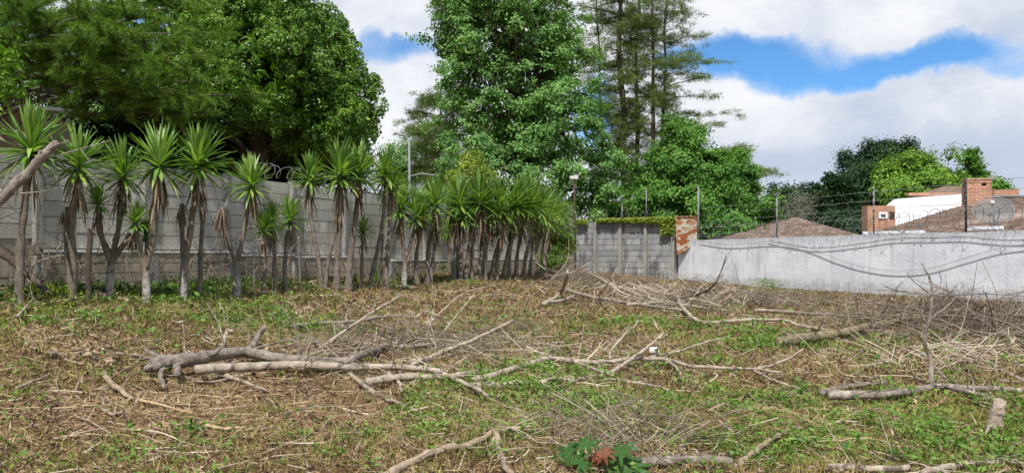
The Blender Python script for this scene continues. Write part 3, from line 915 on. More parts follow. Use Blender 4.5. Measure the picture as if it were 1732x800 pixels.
# --- dense clumped tree on the left (rounded tufts of leaves)
def tuft_tree():
    g = np.random.default_rng(11); Y = 24.0; base = np.array([*W(430, 400, Y)[:2], .9])
    root = thing('dense_tree', base, 'huge dense tree with rounded glossy leaf tufts filling the upper left above the wall', 'tree')
    k = Y / F
    blobs = [Bl(440, 70, Y, 105, 110), Bl(530, 150, Y, 72, 78), Bl(575, 205, Y - .5, 48, 40), Bl(420, 125, Y - 1.4, 130, 78), Bl(300, 60, Y, 140, 140), Bl(370, -60, Y, 130, 110), Bl(520, 225, Y + .5, 66, 34), Bl(250, 110, Y, 130, 90), Bl(520, 80, Y + .6, 42, 48)]
    Ps = []; Ds = []
    for c0, r0 in blobs:      # bosses on each lobe, each boss studded with rounded leaf tufts
        c0 = np.array(c0); r0 = np.array(r0); m_ = int(15 * np.mean(r0) ** 1.3) + 6; d = nrm(g.normal(size=(m_, 3))); sc = c0 + d * r0 * g.uniform(.84, 1.03, (m_, 1)); sr = g.uniform(.38, .72, m_)
        for i in range(m_):
            kt = int(19 * sr[i] ** 1.5) + 4; e = nrm(g.normal(size=(kt, 3)) + d[i] * .9 + np.array([0, 0, .35])); Ps.append(sc[i] + e * sr[i] * g.uniform(.8, 1.1, (kt, 1))); Ds.append(nrm(e * .5 + d[i]))
    P = np.concatenate(Ps); D = np.concatenate(Ds)
    per = 74; n = len(P) * per; c = np.repeat(P, per, 0); o = np.repeat(D, per, 0); ax = nrm(o * .6 + np.array([0, 0, .5]))
    dr = nrm(g.normal(size=(n, 3)) + ax * .9); rr = np.repeat(.6 + .6 * g.random(len(P)), per)[:, None]
    pos = c + dr * .22 * rr * g.uniform(.75, 1.1, (n, 1)); N = nrm(dr + g.normal(size=(n, 3)) * .38); tg = g.normal(size=(n, 3)); tg = tg - N * np.sum(tg * N, 1, keepdims=True)
    m = MB(); leaves(m, pos - nrm(tg) * .045, tg + ax * .25, N, .105 * (.7 + .5 * g.random(n)), .058, .12)
    e = nrm(g.normal(size=(4500, 3))); bi = g.integers(0, len(blobs), 4500); bc = np.array([b_[0] for b_ in blobs]); br = np.array([b_[1] for b_ in blobs])
    leaves(m, bc[bi] + e * br[bi] * g.uniform(.5, .86, (4500, 1)), g.normal(size=(4500, 3)), g.normal(size=(4500, 3)), .32, .2)
    tm = MB(); top = W(440, 60, Y); limb(tm, base - np.array([0, 0, .3]), top, .38, .18, g, 7, .04, 12)
    for i in g.choice(len(P), 34, replace=False): t = .3 + .6 * g.random(); limb(tm, base + (top - base) * t, P[i] - D[i] * .2, .11, .03, g)
    tm.build('trunk', B_DARK, root, smooth=True); m.build('crown', L_FICUS, root)


tuft_tree()
# hedge-like trees under it, leaf colour darkened to deepen their shade
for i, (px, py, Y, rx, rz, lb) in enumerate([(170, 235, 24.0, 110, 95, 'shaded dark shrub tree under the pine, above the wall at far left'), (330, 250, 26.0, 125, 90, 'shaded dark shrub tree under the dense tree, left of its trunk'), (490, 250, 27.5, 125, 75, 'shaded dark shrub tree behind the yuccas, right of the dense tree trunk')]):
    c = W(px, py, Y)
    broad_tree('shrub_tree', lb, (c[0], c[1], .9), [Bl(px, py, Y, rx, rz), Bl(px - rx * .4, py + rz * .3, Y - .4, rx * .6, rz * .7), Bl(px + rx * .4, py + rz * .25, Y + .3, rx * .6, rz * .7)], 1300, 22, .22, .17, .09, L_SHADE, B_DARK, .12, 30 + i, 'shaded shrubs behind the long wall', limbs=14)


# --- soft long-needled pine at upper left
def needle_branch(cm, tm, a, b, r, g, tufts, L, Wn, per, droop=.25, spreadr=.25, flat=.5):
    n = 8; t = np.linspace(0, 1, n)[:, None]; P = a + (b - a) * t; Lb = np.linalg.norm(b - a)
    P[:, 2] += np.sin(t[:, 0] * math.pi) * Lb * .05 - droop * Lb * t[:, 0] ** 2 * .3; P[1:-1] += g.normal(size=(n - 2, 3)) * Lb * .015
    tm.tube(P, np.linspace(r, r * .2, n), 5, caps=False)
    tt = .22 + .78 * g.random(tufts) ** .8; k = np.minimum((tt * (n - 1)).astype(int), n - 2); f = (tt * (n - 1) - k)[:, None]
    c = P[k] * (1 - f) + P[k + 1] * f + g.normal(size=(tufts, 3)) * np.array([1, 1, flat]) * spreadr * Lb ** .5
    c = c - (1 - f) * 0
    cc = np.repeat(c, per, 0); m = len(cc); cc = cc + g.normal(size=(m, 3)) * np.array([1, 1, .45]) * L * .55; D = nrm(b - a) * .6 + g.normal(size=(m, 3)) * np.array([1, 1, .75]) + np.array([0, 0, .15])
    slivers(cm, cc, D, L * (.6 + .7 * g.random(m)), Wn, g)


def soft_pine():
    g = np.random.default_rng(21); Y = 17.5; base = np.array([*W(-70, 400, Y + 1.5)[:2], 1.0])
    root = thing('pine_tree', base, 'soft long needled pine with yellow green boughs overhanging the wall at upper left', 'tree')
    cm = MB(); tm = MB(); limb(tm, base - np.array([0, 0, .3]), W(-20, -200, Y + 1), .28, .14, g, 8, .03, 10)
    ends = [(385, 130, 16.8), (350, 90, 16.2), (410, 160, 17.5), (330, 150, 16.0), (300, 110, 15.8), (365, 60, 17), (280, 60, 16), (250, 30, 16), (320, 20, 17), (220, 90, 15.6), (260, 130, 15.5), (180, 60, 15.5), (150, 30, 15.5),
            (200, 10, 16), (240, -20, 16.5), (130, 90, 15.5), (170, 110, 15.6), (300, -20, 17), (100, 40, 15.5), (60, 20, 15.5), (150, -30, 16), (50, -20, 16), (215, 140, 15.8), (10, 50, 15.5), (20, 10, 15), (290, 165, 16.5), (345, 175, 16.4), (140, 60, 15), (230, 60, 15), (320, 60, 16.4)]
    top = W(-20, -200, Y + 1)
    for i, (x, y, yy) in enumerate(ends):
        e = W(x + g.normal() * 8, y + g.normal() * 6, yy); s0 = base + (top - base) * np.clip((e[2] - .2 - base[2]) / (top[2] - base[2]), .2, .95)
        tt = np.linspace(0, 1, 8)[:, None]; Pb = s0 + (e - s0) * tt; Pb[:, 2] += np.sin(tt[:, 0] * 3.14) * .3; Pb[1:-1] += g.normal(size=(6, 3)) * .07
        tm.tube(Pb, np.linspace(.05, .012, 8), 5, caps=False)
        for k in range(15):      # side shoots carrying brush-like sprays of soft needles
            f = 1 - .55 * g.random() ** 1.3; q = s0 + (e - s0) * f; q[2] += math.sin(f * 3.14) * .3
            dv = nrm(nrm(e - s0) * .8 + g.normal(size=3) * np.array([.8, .8, .45]) + np.array([0, 0, -.12])); ln = g.uniform(.35, .85)
            tm.tube([q, q + dv * ln * .5 + np.array([0, 0, .03]), q + dv * ln], [.012, .008, .004], 4, caps=False)
            m_ = int(520 * ln); u = g.random((m_, 1)); pp = q + dv * ln * u; fw = nrm(dv * .9 + g.normal(size=(m_, 3)) * .75 + np.array([0, 0, -.15]))
            slivers(cm, pp, fw, g.uniform(.11, .21, m_), .011, g)
    tm.build('trunk', B_PINE, root, smooth=True); cm.build('crown', L_PINESOFT, root)


soft_pine()
# bright leaf tree at the very left edge
broad_tree('broadleaf_tree', 'bright lime green leafy boughs at the far left edge under the pine', (*W(-60, 400, 15)[:2], 1.0), [Bl(-20, 125, 14.5, 34, 30), Bl(12, 150, 14.3, 22, 14), Bl(2, 100, 14.3, 24, 12), Bl(-60, 60, 15, 50, 50)], 130, 20, .13, .15, .06, L_BRIGHT, B_DARK, .1, 41, limbs=12)
broad_tree('broadleaf_tree', 'thin open tree with sky showing through, left of the pine behind the wall', (*W(20, 400, 26)[:2], 1.0), [Bl(40, 80, 26, 90, 70), Bl(60, 140, 26, 80, 50), Bl(-40, 100, 26, 80, 90)], 420, 20, .22, .16, .08, L_FAIR, B_DARK, .15, 42, limbs=24)
broad_tree('broadleaf_tree', 'unseen tree added beyond the left edge of the plot to cast shade', (-17.0, 9.0, 1.0), [((-15.5, 8.0, 6.5), (3.0, 3.2, 2.2)), ((-13.5, 6.0, 7.4), (2.2, 2.6, 1.6))], 800, 24, .3, .24, .12, L_FICUS, B_DARK, .25, 43, limbs=20)  # out of view, put in to shade the far left wall and trees
# small white roof glimpsed at far left
def white_shed():
    root = thing('shed', (*W(10, 300, 19)[:2], 1), 'white roofed shed glimpsed through trees above the wall at far left', 'shed')
    a = W(-60, 182, 19); b = W(42, 178, 19)
    MB().add([a, b, b + np.array([0, 2.5, .35]), a + np.array([0, 2.5, .35]), a - np.array([0, 0, .08]), b - np.array([0, 0, .08]), b + np.array([0, 2.5, .27]), a + np.array([0, 2.5, .27])],
             [(0, 1, 2, 3), (4, 7, 6, 5), (0, 4, 5, 1), (1, 5, 6, 2), (2, 6, 7, 3), (3, 7, 4, 0)]).build('roof', WHITEP, root)
    c = (a + b) / 2; MB().box((c[0], c[1] + 1.3, (c[2] + .8) / 2), ((b - a)[0] - .3, 2, c[2] - .9)).build('wall', CON_BLOCK, root)


white_shed()

# --- central tree
Yc = 46
broad_tree('maple_tree', 'tallest leafy green tree in the centre rising behind the yucca grove', (*W(885, 400, Yc)[:2], .7),
           [Bl(850, -40, Yc, 120, 115), Bl(850, 60, Yc, 118, 95), Bl(770, 20, Yc, 45, 50), Bl(940, 40, Yc, 42, 50), Bl(790, 110, Yc, 62, 70), Bl(900, 130, Yc - 1, 95, 100), Bl(830, 200, Yc - 1, 90, 80), Bl(940, 220, Yc - 1, 85, 80), Bl(880, 280, Yc - 1.5, 105, 75), Bl(990, 290, Yc - 1, 62, 70), Bl(970, 130, Yc, 35, 75), Bl(1010, 340, Yc - 1, 50, 40), Bl(800, 280, Yc, 50, 50), Bl(765, 70, Yc, 36, 32), Bl(930, 20, Yc, 38, 70)],
           3900, 30, .20, .185, .125, L_MAPLE, B_DARK, .35, 51, inner=.50, limbs=90, trunk_top=W(870, 0, Yc), rough=.3, cat='tree', flat=.6, airy=.22, sub=.16, nsub=64)


def pine(label, base, top, r, seed, nb, reach, lo=.3, tufts=10, per=34, L=.30, Wn=.036, name='pine_tree', group=None, extra=(), lean=0, taper=.35, dens=1.0):
    g = np.random.default_rng(seed); base = np.array(base, float); top = np.array(top, float)
    root = thing(name, base, label, 'tree', group); cm = MB(); tm = MB()
    n = 9; t = np.linspace(0, 1, n)[:, None]; P = base + (top - base) * t; P[1:-1, :2] += g.normal(size=(n - 2, 2)) * .10
    P = smooth(P, 3); tm.tube(P, np.linspace(r, r * taper, len(P)), 9, .15)
    for k in range(nb):
        f = lo + (1 - lo) * (k + g.random()) / nb; i = min(int(f * (len(P) - 1)), len(P) - 1); s = P[i]
        az_ = g.random() * 6.283; ln = reach * (1.15 - .4 * f) * (.45 + .75 * g.random())
        e = s + np.array([math.cos(az_) * ln, math.sin(az_) * ln, ln * (-.25 + .65 * g.random())])
        needle_branch(cm, tm, s, e, r * .17, g, int(tufts * dens), L, Wn, per, .1, .30, .6)
    for (e, tf) in extra:
        s = P[int(np.argmin(np.abs(P[:, 2] - (e[2] - .4))))]; needle_branch(cm, tm, s, np.array(e), r * .2, g, tf, L, Wn, per, .05, .16, .3)
    tm.build('trunk', B_PINE, root, smooth=True); cm.build('crown', L_PINE, root)
    return root


Yp = 52
grp = 'tall pines behind the walls'
pine('tall pine with the thickest dark trunk, right of the central maple', (*W(1062, 370, Yp)[:2], .5), W(1045, -60, Yp), .33, 61, 60, 3.3, .16, 17, extra=[(W(985, 30, Yp), 14), (W(960, 10, Yp), 12), (W(1005, 150, Yp), 10)])
pine('tall slim pine immediately right of the thickest pine trunk', (*W(1080, 370, Yp + 1)[:2], .5), W(1078, -40, Yp + 1), .20, 62, 40, 2.5, .15, 14)
pine('tall pine in the middle of the pine group, with a slightly curved trunk', (*W(1098, 370, Yp - .5)[:2], .5), W(1105, -30, Yp - .5), .20, 63, 36, 2.9, .30, 14, extra=[(W(1160, 20, Yp), 12), (W(1175, 60, Yp), 10)])
pine('rightmost tall pine with long boughs reaching into the sky', (*W(1116, 370, Yp + .5)[:2], .5), W(1128, 0, Yp + .5), .18, 64, 36, 2.9, .22, 14,
     extra=[(W(1240, 105, Yp), 14), (W(1262, 196, Yp), 14), (W(1215, 165, Yp), 14), (W(1200, 130, Yp), 12), (W(1225, 210, Yp), 12), (W(1190, 215, Yp), 12), (W(1200, 60, Yp), 10), (W(1180, 250, Yp), 12), (W(1170, 190, Yp), 10)])
pine('thin sparse pine between the central maple and the thickest pine', (*W(1030, 370, Yp + 2)[:2], .5), W(1008, -20, Yp + 2), .12, 65, 34, 2.6, .3, 11)
pine('small rusty green pine left of the central maple', (*W(735, 380, 50)[:2], .9), W(745, 150, 50), .13, 66, 46, 2.6, .2, 16, dens=1.2, extra=[(W(692, 190, 50), 14), (W(700, 225, 50), 14), (W(720, 170, 50), 14)])
pine('dark pine behind the tall lamp pole', (*W(720, 380, 55)[:2], .9), W(722, 215, 55), .13, 67, 50, 2.3, .15, 16, dens=1.2)
broad_tree('broadleaf_tree', 'small pale airy tree left of the tall lamp pole', (*W(672, 380, 48)[:2], .9), [Bl(672, 275, 48, 26, 45), Bl(668, 300, 48, 30, 30)], 150, 22, .22, .2, .1, L_MAPLE, B_DARK, .1, 71, limbs=14)
broad_tree('cypress_shrub', 'yellow green lumpy shrub behind the yucca tops, below the central maple', (*W(800, 380, 36)[:2], .9), [Bl(800, 300, 36, 38, 26), Bl(797, 275, 36, 14, 20), Bl(770, 300, 36, 16, 12), Bl(825, 305, 36, 18, 16)], 330, 22, .12, .13, .07, L_YGREEN, B_DARK, .1, 72, limbs=8, cat='shrub')
broad_tree('broadleaf_tree', 'fresh green cone shaped leafy tree right of the pine trunks', (*W(1150, 400, 43)[:2], .5), [Bl(1150, 245, 43, 38, 40), Bl(1160, 290, 43, 62, 45), Bl(1120, 310, 43, 40, 50), Bl(1190, 330, 43, 62, 60), Bl(1130, 355, 43, 60, 40), Bl(1205, 280, 43, 28, 30)], 2600, 36, .20, .16, .11, L_FAIR, B_DARK, .2, 73, limbs=30, trunk_top=W(1152, 230, 43), rough=.3, flat=.6, airy=.2)
broad_tree('broadleaf_tree', 'leafy tree behind the hipped roof with one thin bough sticking out right', (*W(1245, 400, 45)[:2], .5), [Bl(1240, 300, 45, 32, 42), Bl(1245, 345, 45, 45, 45), Bl(1262, 370, 45, 45, 35), Bl(1215, 370, 45, 50, 40)], 1800, 34, .20, .16, .11, L_FAIR, B_DARK, .18, 74, limbs=22, trunk_top=W(1245, 270, 45), rough=.3, flat=.6, airy=.2)
pine('slim grey tipped pine poking above the leafy tree behind the hipped roof', (*W(1240, 400, 47)[:2], .5), W(1243, 248, 47), .08, 75, 30, 1.2, .5, 8, extra=[(W(1318, 292, 47), 14), (W(1280, 300, 47), 6)])
# distance on the right
Z = [('dark_tree', 'broad dark evergreen, tallest among the far trees on the right', [Bl(1495, 280, 75, 42, 38), Bl(1460, 300, 75, 38, 40), Bl(1470, 340, 74, 50, 40), Bl(1515, 270, 75, 26, 25)], L_DARK, 1100),
     ('dark_tree', 'low dark round tree right of the grey bare shrub', [Bl(1345, 350, 72, 45, 32), Bl(1320, 345, 72, 28, 26), Bl(1370, 365, 71, 38, 25)], L_DARK, 600),
     ('broadleaf_tree', 'bright lime green round tree behind the white house', [Bl(1548, 300, 68, 48, 44), Bl(1510, 310, 68, 30, 26), Bl(1590, 315, 68, 26, 22), Bl(1560, 330, 67, 60, 25)], L_BRIGHT, 1100),
     ('broadleaf_tree', 'small green bush just right of the slim conifer behind the chimney', [Bl(1668, 322, 66, 18, 14), Bl(1690, 325, 66, 12, 9)], L_FAIR, 160),
     ('broadleaf_tree', 'fresh green tree low between the lime tree and slim conifer', [Bl(1612, 318, 72, 25, 20), Bl(1640, 322, 72, 20, 15)], L_FAIR, 260)]
for i, (nm, lb, bl, lm, n) in enumerate(Z):
    c = bl[0][0]; broad_tree(nm, lb, (c[0], c[1], .6), bl, int(n * 1.6), 30, .30, .26, .18, lm, B_DARK, .25, 80 + i, 'far trees on the right', limbs=20, rough=.3, airy=.15, sub=.2)


def conifer(label, px, pyb, pyt, Y, rad, lm, seed, nb=70):
    g = np.random.default_rng(seed); a = np.array([*W(px, pyb, Y)[:2], .6]); b = W(px, pyt, Y)
    root = thing('conifer_tree', a, label, 'tree', 'far trees on the right'); cm = MB(); tm = MB(); tm.tube([a, (a + b) / 2, b], [.2, .12, .03], 7)
    H = b[2] - a[2]
    for k in range(nb):
        f = .12 + .88 * (k + g.random()) / nb; s = a + (b - a) * f; az_ = g.random() * 6.283; ln = rad * (1.08 - f) * (.55 + .6 * g.random()) + .12
        e = s + np.array([math.cos(az_) * ln, math.sin(az_) * ln, ln * .15]); m = 44
        t = g.random((m, 1)); c = s + (e - s) * t + g.normal(size=(m, 3)) * .16; N = nrm(g.normal(size=(m, 3)) * .5 + np.array([0, 0, 1.0])); leaves(cm, c, e - s + g.normal(size=(m, 3)) * .7, N, .36, .18)
        tm.tube([s, e], [.04, .01], 4, caps=False)
    tm.build('trunk', B_DARK, root); cm.build('crown', lm, root)


conifer('slim green layered conifer standing above the brick chimney', 1643, 340, 256, 70, 4.3, L_FAIR, 91, 150)
conifer('dark pointed conifer left of the tallest dark evergreen', 1408, 390, 297, 66, 4.0, L_DARK, 92, 110)
conifer('shorter dark conifer leaning against the tallest dark evergreen', 1432, 390, 305, 66, 3.8, L_DARK, 93, 110)
conifer('dark drooping conifer beside the brick annex', 1380, 395, 318, 62, 3.4, L_DARK, 94, 100)
broad_tree('bare_shrub', 'grey twiggy bare shrub in front of the far dark trees', (*W(1350, 400, 58)[:2], .5), [Bl(1350, 352, 58, 30, 24)], 90, 26, .3, .3, .04, L_GREYTW, B_GREYLOG, .08, 95, limbs=40, cat='shrub')
# dark green understorey that closes the gap behind the far walls
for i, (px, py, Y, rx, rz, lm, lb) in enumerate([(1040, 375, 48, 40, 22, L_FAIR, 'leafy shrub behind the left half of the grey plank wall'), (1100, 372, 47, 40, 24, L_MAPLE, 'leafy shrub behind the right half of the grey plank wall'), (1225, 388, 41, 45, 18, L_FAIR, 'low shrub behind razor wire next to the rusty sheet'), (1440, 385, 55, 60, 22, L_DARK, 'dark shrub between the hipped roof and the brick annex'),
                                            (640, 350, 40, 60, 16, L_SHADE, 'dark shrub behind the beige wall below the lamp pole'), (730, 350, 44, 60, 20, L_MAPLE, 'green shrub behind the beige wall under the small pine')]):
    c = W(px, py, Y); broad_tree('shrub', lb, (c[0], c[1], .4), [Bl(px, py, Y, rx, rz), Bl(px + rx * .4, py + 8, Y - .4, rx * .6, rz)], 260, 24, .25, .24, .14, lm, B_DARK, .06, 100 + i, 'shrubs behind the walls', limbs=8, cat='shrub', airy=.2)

# hedge shrub at the end of the yucca row, in the plot
broad_tree('feathery_shrub', 'tall feathery yellow green shrub in the corner at the end of the yucca grove', G(945, 462), [Bl(935, 370, 36, 32, 45), Bl(950, 400, 36, 24, 50), Bl(915, 350, 36, 28, 30), Bl(930, 430, 36, 30, 30)], 480, 26, .15, .20, .04, leaf_mat('feathery_leaf', (.06, .12, .02), (.12, .21, .03), (.24, .32, .05), .3), B_DARK, .07, 110, limbs=16, cat='shrub')


def creeper():
    g = np.random.default_rng(120); n = 5200; ln = np.linalg.norm(P1 - P0); s = g.random(n) * 1.0
    x = (.0 + s * ln); hang = .05 + .30 * vnoise(x, x * 0, 1.2, 9) * (.3 + s); hang = np.where(x > ln - .75, .75 * g.random(n) + .2, hang)
    keep = (vnoise(x, x * 0 + 3, 2.2, 4) + .5 * s) > .45
    q = P0 + pd * x[:, None] + pn * (.08 + .14 * g.random((n, 1))); z = 3.24 + .12 * g.random(n) - hang * g.random(n)
    pos = np.column_stack([q, z])[keep]; k = len(pos)
    m = MB(); leaves(m, pos, np.column_stack([g.normal(size=(k, 2)), -.5 * np.ones(k)]), nrm(np.array([pn[0], pn[1], .7]) + g.normal(size=(k, 3)) * .4), .13 + .06 * g.random(k), .11)
    o = m.build('creeper', L_YGREEN, loc=(*P0, 3.2)); tag(o, 'yellow green creeper draped along the top of the grey plank wall', 'creeper')


creeper()

# ------------------------------------------------------------------ yuccas
def yucca_head(gr, dd, c, R, g, n=84, dead=36, dry=False, axis=(0, 0, 1.0)):
    TILT = np.array([g.normal() * .17, g.normal() * .17, 0])
    """sword-leaf rosette of radius R at c; dead leaves hang below it"""
    def strip(mb, n, th, L, Wd, bend, ph, start, rows=6):
        d0 = np.stack([np.sin(th) * np.cos(ph), np.sin(th) * np.sin(ph), np.cos(th)], 1); d0 = nrm(d0 + TILT * (np.cos(th) > -.3)[:, None]); side = nrm(np.cross(d0, np.array([0, 0, 1.0]) + g.normal(size=(n, 3)) * .08))
        prof = np.array([.55, .85, 1.0, .95, .62, .04]); P = start.copy(); d = d0.copy(); V = []
        for r in range(rows):
            up = np.cross(side, d); wv = side * (Wd * prof[r])[:, None] * .5
            V.append(P + wv + up * (Wd * .16)[:, None]); V.append(P); V.append(P - wv + up * (Wd * .16)[:, None])
            d = nrm(d + np.array([0, 0, -1.0]) * bend[:, None]); P = P + d * (L / (rows - 1))[:, None]
        V = np.stack(V, 1); q = []
        for r in range(rows - 1):
            a = r * 3; q += [(a, a + 1, a + 4, a + 3), (a + 1, a + 2, a + 5, a + 4)]
        q = np.array(q)[None] + (np.arange(n) * rows * 3)[:, None, None]
        mb.add(V.reshape(-1, 3), q.reshape(-1, 4))
    i = np.arange(n); f = i / (n - 1.0)
    th = np.radians(2 + 112 * f ** 1.25 + g.normal(size=n) * 7); ph = i * 2.39996 + g.normal(size=n) * .15
    L = R * (1.08 - .22 * f + .30 * g.random(n)) * np.where(f < .08, .75, 1); Wd = np.clip(R * .105, .026, .075) * (.8 + .4 * g.random(n))
    bend = .02 + .10 * f * g.random(n) ; bend = bend + .16 * (g.random(n) < .16)
    st = np.array(c) + np.stack([np.cos(ph), np.sin(ph), 0 * ph], 1) * R * .04 + np.array([0, 0, 1.0]) * ((.5 - f) * R * .34)[:, None]
    if not dry: strip(gr, n, th, L, Wd * np.ones(n), bend, ph, st)
    th = np.radians(140 + 32 * g.random(dead)); ph = g.random(dead) * 6.283
    L = R * (.65 + .45 * g.random(dead)); st = np.array(c) + np.stack([np.cos(ph) * .05, np.sin(ph) * .05, -R * (.2 + .75 * g.random(dead) ** 1.3)], 1)
    strip(dd, dead, th, L, np.clip(R * .07, .018, .045) * np.ones(dead), .12 + .3 * g.random(dead), ph, st)


YUC = [
    # base, base radius px, limed?, stems [(points..., head radius px, dry)], label
    ((32, 514), 10, 0, [([(34, 470), (36, 400), (45, 320), (52, 262)], 62, 0)], 'biggest, leftmost yucca, its stem crossed by a leaning grey log'),
    ((122, 512), 8, 0, [([(124, 450), (122, 390), (128, 330), (132, 288)], 52, 0), ([(118, 470), (112, 400), (114, 350)], 26, 1)], 'second yucca from the left, with a wide drooping dead skirt'),
    ((183, 506), 8, 1, [([(187, 445), (170, 395), (166, 350)], 30, 0), ([(187, 445), (200, 390), (206, 340), (208, 302)], 46, 0), ([(187, 445), (208, 415), (222, 395)], 20, 1)], 'limewashed yucca forked like a wineglass, third from the left'),
    ((247, 514), 8, 1, [([(247, 458), (236, 420), (229, 380)], 28, 0), ([(247, 458), (260, 400), (267, 340), (269, 285)], 54, 0), ([(247, 458), (249, 420), (247, 400)], 24, 0)], 'limewashed yucca with one tall crown and two small low crowns'),
    ((308, 510), 8, 1, [([(312, 450), (322, 390), (330, 330), (335, 285)], 54, 0), ([(312, 450), (308, 390), (308, 345)], 26, 1)], 'yucca with a tall crown above dark woods, leaning towards a bare post'),
    ((400, 502), 7, 1, [([(400, 447), (382, 400), (376, 350)], 30, 1), ([(400, 447), (412, 395), (420, 350), (425, 318)], 42, 0)], 'V shaped limewashed yucca with one dry and one yellow green crown'),
    ((446, 505), 4, 0, [([(448, 460), (452, 420), (446, 392)], 26, 0)], 'thin short yucca, left one of a close trio of low crowns'),
    ((464, 503), 5, 0, [([(464, 450), (464, 410), (460, 380)], 32, 0)], 'short straight yucca, middle one of a close trio of low crowns'),
    ((482, 498), 5, 0, [([(482, 460), (484, 410), (490, 376)], 30, 0)], 'short bright yucca, right one of a close trio of low crowns'),
    ((545, 488), 5, 0, [([(540, 445), (531, 400), (524, 350), (524, 306)], 38, 0)], 'yucca with a slim stem bowed left, before the bare wall bay'),
    ((569, 492), 6, 0, [([(571, 440), (574, 390), (576, 340), (576, 302)], 45, 0), ], 'upright yucca with a dark spiky crown rising to the wall top'),
    ((549, 490), 4, 0, [([(556, 440), (566, 400), (571, 360)], 24, 1)], 'thin yucca stem with only a dry crown, under the dark spiky crown'),
    ((588, 492), 7, 0, [([(592, 440), (599, 390), (604, 340), (607, 300)], 45, 0)], 'yucca whose crown overlaps its left neighbour and breaks the skyline'),
    ((612, 490), 4, 0, [([(612, 450), (613, 420), (614, 396)], 22, 0)], 'low small yucca between two tall leaning ones'),
    ((622, 490), 5, 0, [([(635, 440), (645, 390), (650, 340), (652, 302)], 42, 0)], 'yucca leaning right with its crown against the white sky'),
    ((653, 494), 5, 0, [([(655, 440), (658, 390), (661, 350), (663, 320)], 28, 0)], 'straight post like yucca with a small crown hidden behind a larger one'),
    ((683, 484), 5, 1, [([(685, 440), (678, 400), (677, 358)], 34, 0), ([(685, 440), (698, 400), (704, 372)], 30, 0)], 'pale stemmed yucca forking low, below the lamp pole'),
    ((706, 482), 5, 0, [([(704, 435), (710, 400), (716, 362)], 28, 0)], 'dark thin yucca just right of the low forked one'),
    ((722, 482), 5, 0, [([(724, 430), (730, 390), (736, 350)], 38, 0)], 'bushy crowned yucca standing left of the open strip of yellow grass'),
    ((728, 482), 4, 0, [([(732, 440), (738, 410), (738, 396)], 22, 0)], 'low leaning yucca at the left edge of the yellow grass'),
    ((759, 462), 4, 0, [([(760, 430), (757, 395)], 22, 0)], 'small far yucca close to the wall beside the grove'),
]
GROVE_LABEL = 'yucca crowded inside the dense grove at the right end of the row'
gg = np.random.default_rng(77)
grove = [(768, 476, 776, 338, 44), (779, 477, 782, 365, 30), (787, 476, 812, 335, 40), (798, 475, 800, 360, 32), (808, 474, 846, 345, 42), (820, 475, 828, 352, 36), (830, 473, 872, 342, 40), (840, 474, 850, 378, 30), (850, 472, 897, 340, 40),
         (861, 472, 866, 360, 34), (872, 472, 884, 372, 32), (884, 470, 915, 352, 38), (896, 470, 905, 380, 30), (908, 469, 925, 365, 34), (920, 468, 935, 350, 34), (775, 474, 765, 350, 30), (815, 470, 815, 385, 26)]
for (bx, by, hx, hy, r) in grove:
    YUC.append(((bx, by), 4.5, 0, [([(bx + (hx - bx) * .2, by - (by - hy) * .35), (bx + (hx - bx) * .6, by - (by - hy) * .7), (hx, hy + r * .25)], r, 0)], None))
glabels = {0: 'tall full crowned yucca at the left end of the dense grove', 1: 'yucca stem just inside the left end of the dense grove with a lower crown', 14: 'last yucca of the dense grove, beside the feathery corner shrub'}
for i, (b, br, lime, stems, lb) in enumerate(YUC):
    g = np.random.default_rng(200 + i); base = G(*b); Y = base[1]; k = Y / F
    gi = i - (len(YUC) - len(grove))
    if lb is None: lb = glabels.get(gi, GROVE_LABEL)
    root = thing('yucca', base, lb, 'yucca', 'row of yuccas along the long wall' if gi < 0 else 'dense yucca grove at the end of the row')
    done = False
    for j, (pts, hr, dry) in enumerate(stems):
        off = (j - .5 * (len(stems) - 1)) * .12
        P = [base + np.array([0, 0, -.08])] if (j == 0 or pts[0] != stems[0][0][0]) else []
        P += [W(x, y, Y + off * min(1.0, q / max(len(pts) - 1, 1))) for q, (x, y) in enumerate(pts)]
        P = smooth(P, 5); rb = br * k * .86
        rad = np.linspace(rb if len(stems) == 1 or j == 0 else rb * .7, rb * .52, len(P)) * (1 + .10 * np.sin(np.arange(len(P)) * 1.7 + i))
        if P[0][2] < base[2]: rad[0] *= 1.5; rad[1] *= 1.2
        m = MB().tube(P, rad, 9, .22, seed=i)
        if lime and j == 0:     # limewashed lower stem, bare above
            m.build('stem', B_LIMED, root, smooth=True)
        else: m.build('stem', B_YUCCA, root, smooth=True)
        gr = MB(); dd = MB(); top = P[-1]; R = hr * k * 1.03 * g.uniform(.86, 1.08)
        yucca_head(gr, dd, top + np.array([0, 0, R * .12]), R, g, n=int((66 + hr * .9) * g.uniform(.8, 1.2)), dead=int((6 + hr * .42) * g.uniform(.4, 1.5)) if not dry else 40, dry=bool(dry))
        if not dry: gr.build('leaf_rosette', L_YUCCA, root, smooth=True)
        dd.build('dead_leaf_skirt', L_DEAD, root)
# young sprouts at the foot of the row
for i, (x, y, r, lb) in enumerate([(635, 470, 15, 'tiny stemless yucca sprout at the foot of the leaning yucca'), (600, 475, 10, 'small yucca sprout low in the shade behind the tall pair')]):
    b = G(x, y + 10); root = thing('yucca_sprout', b, lb, 'yucca'); gr = MB(); dd = MB(); yucca_head(gr, dd, b + np.array([0, 0, .08]), r * b[1] / F * 1.4, np.random.default_rng(300 + i), 34, 6)
    gr.build('leaf_rosette', L_YUCCA, root, smooth=True); dd.build('dead_leaf_skirt', L_DEAD, root)


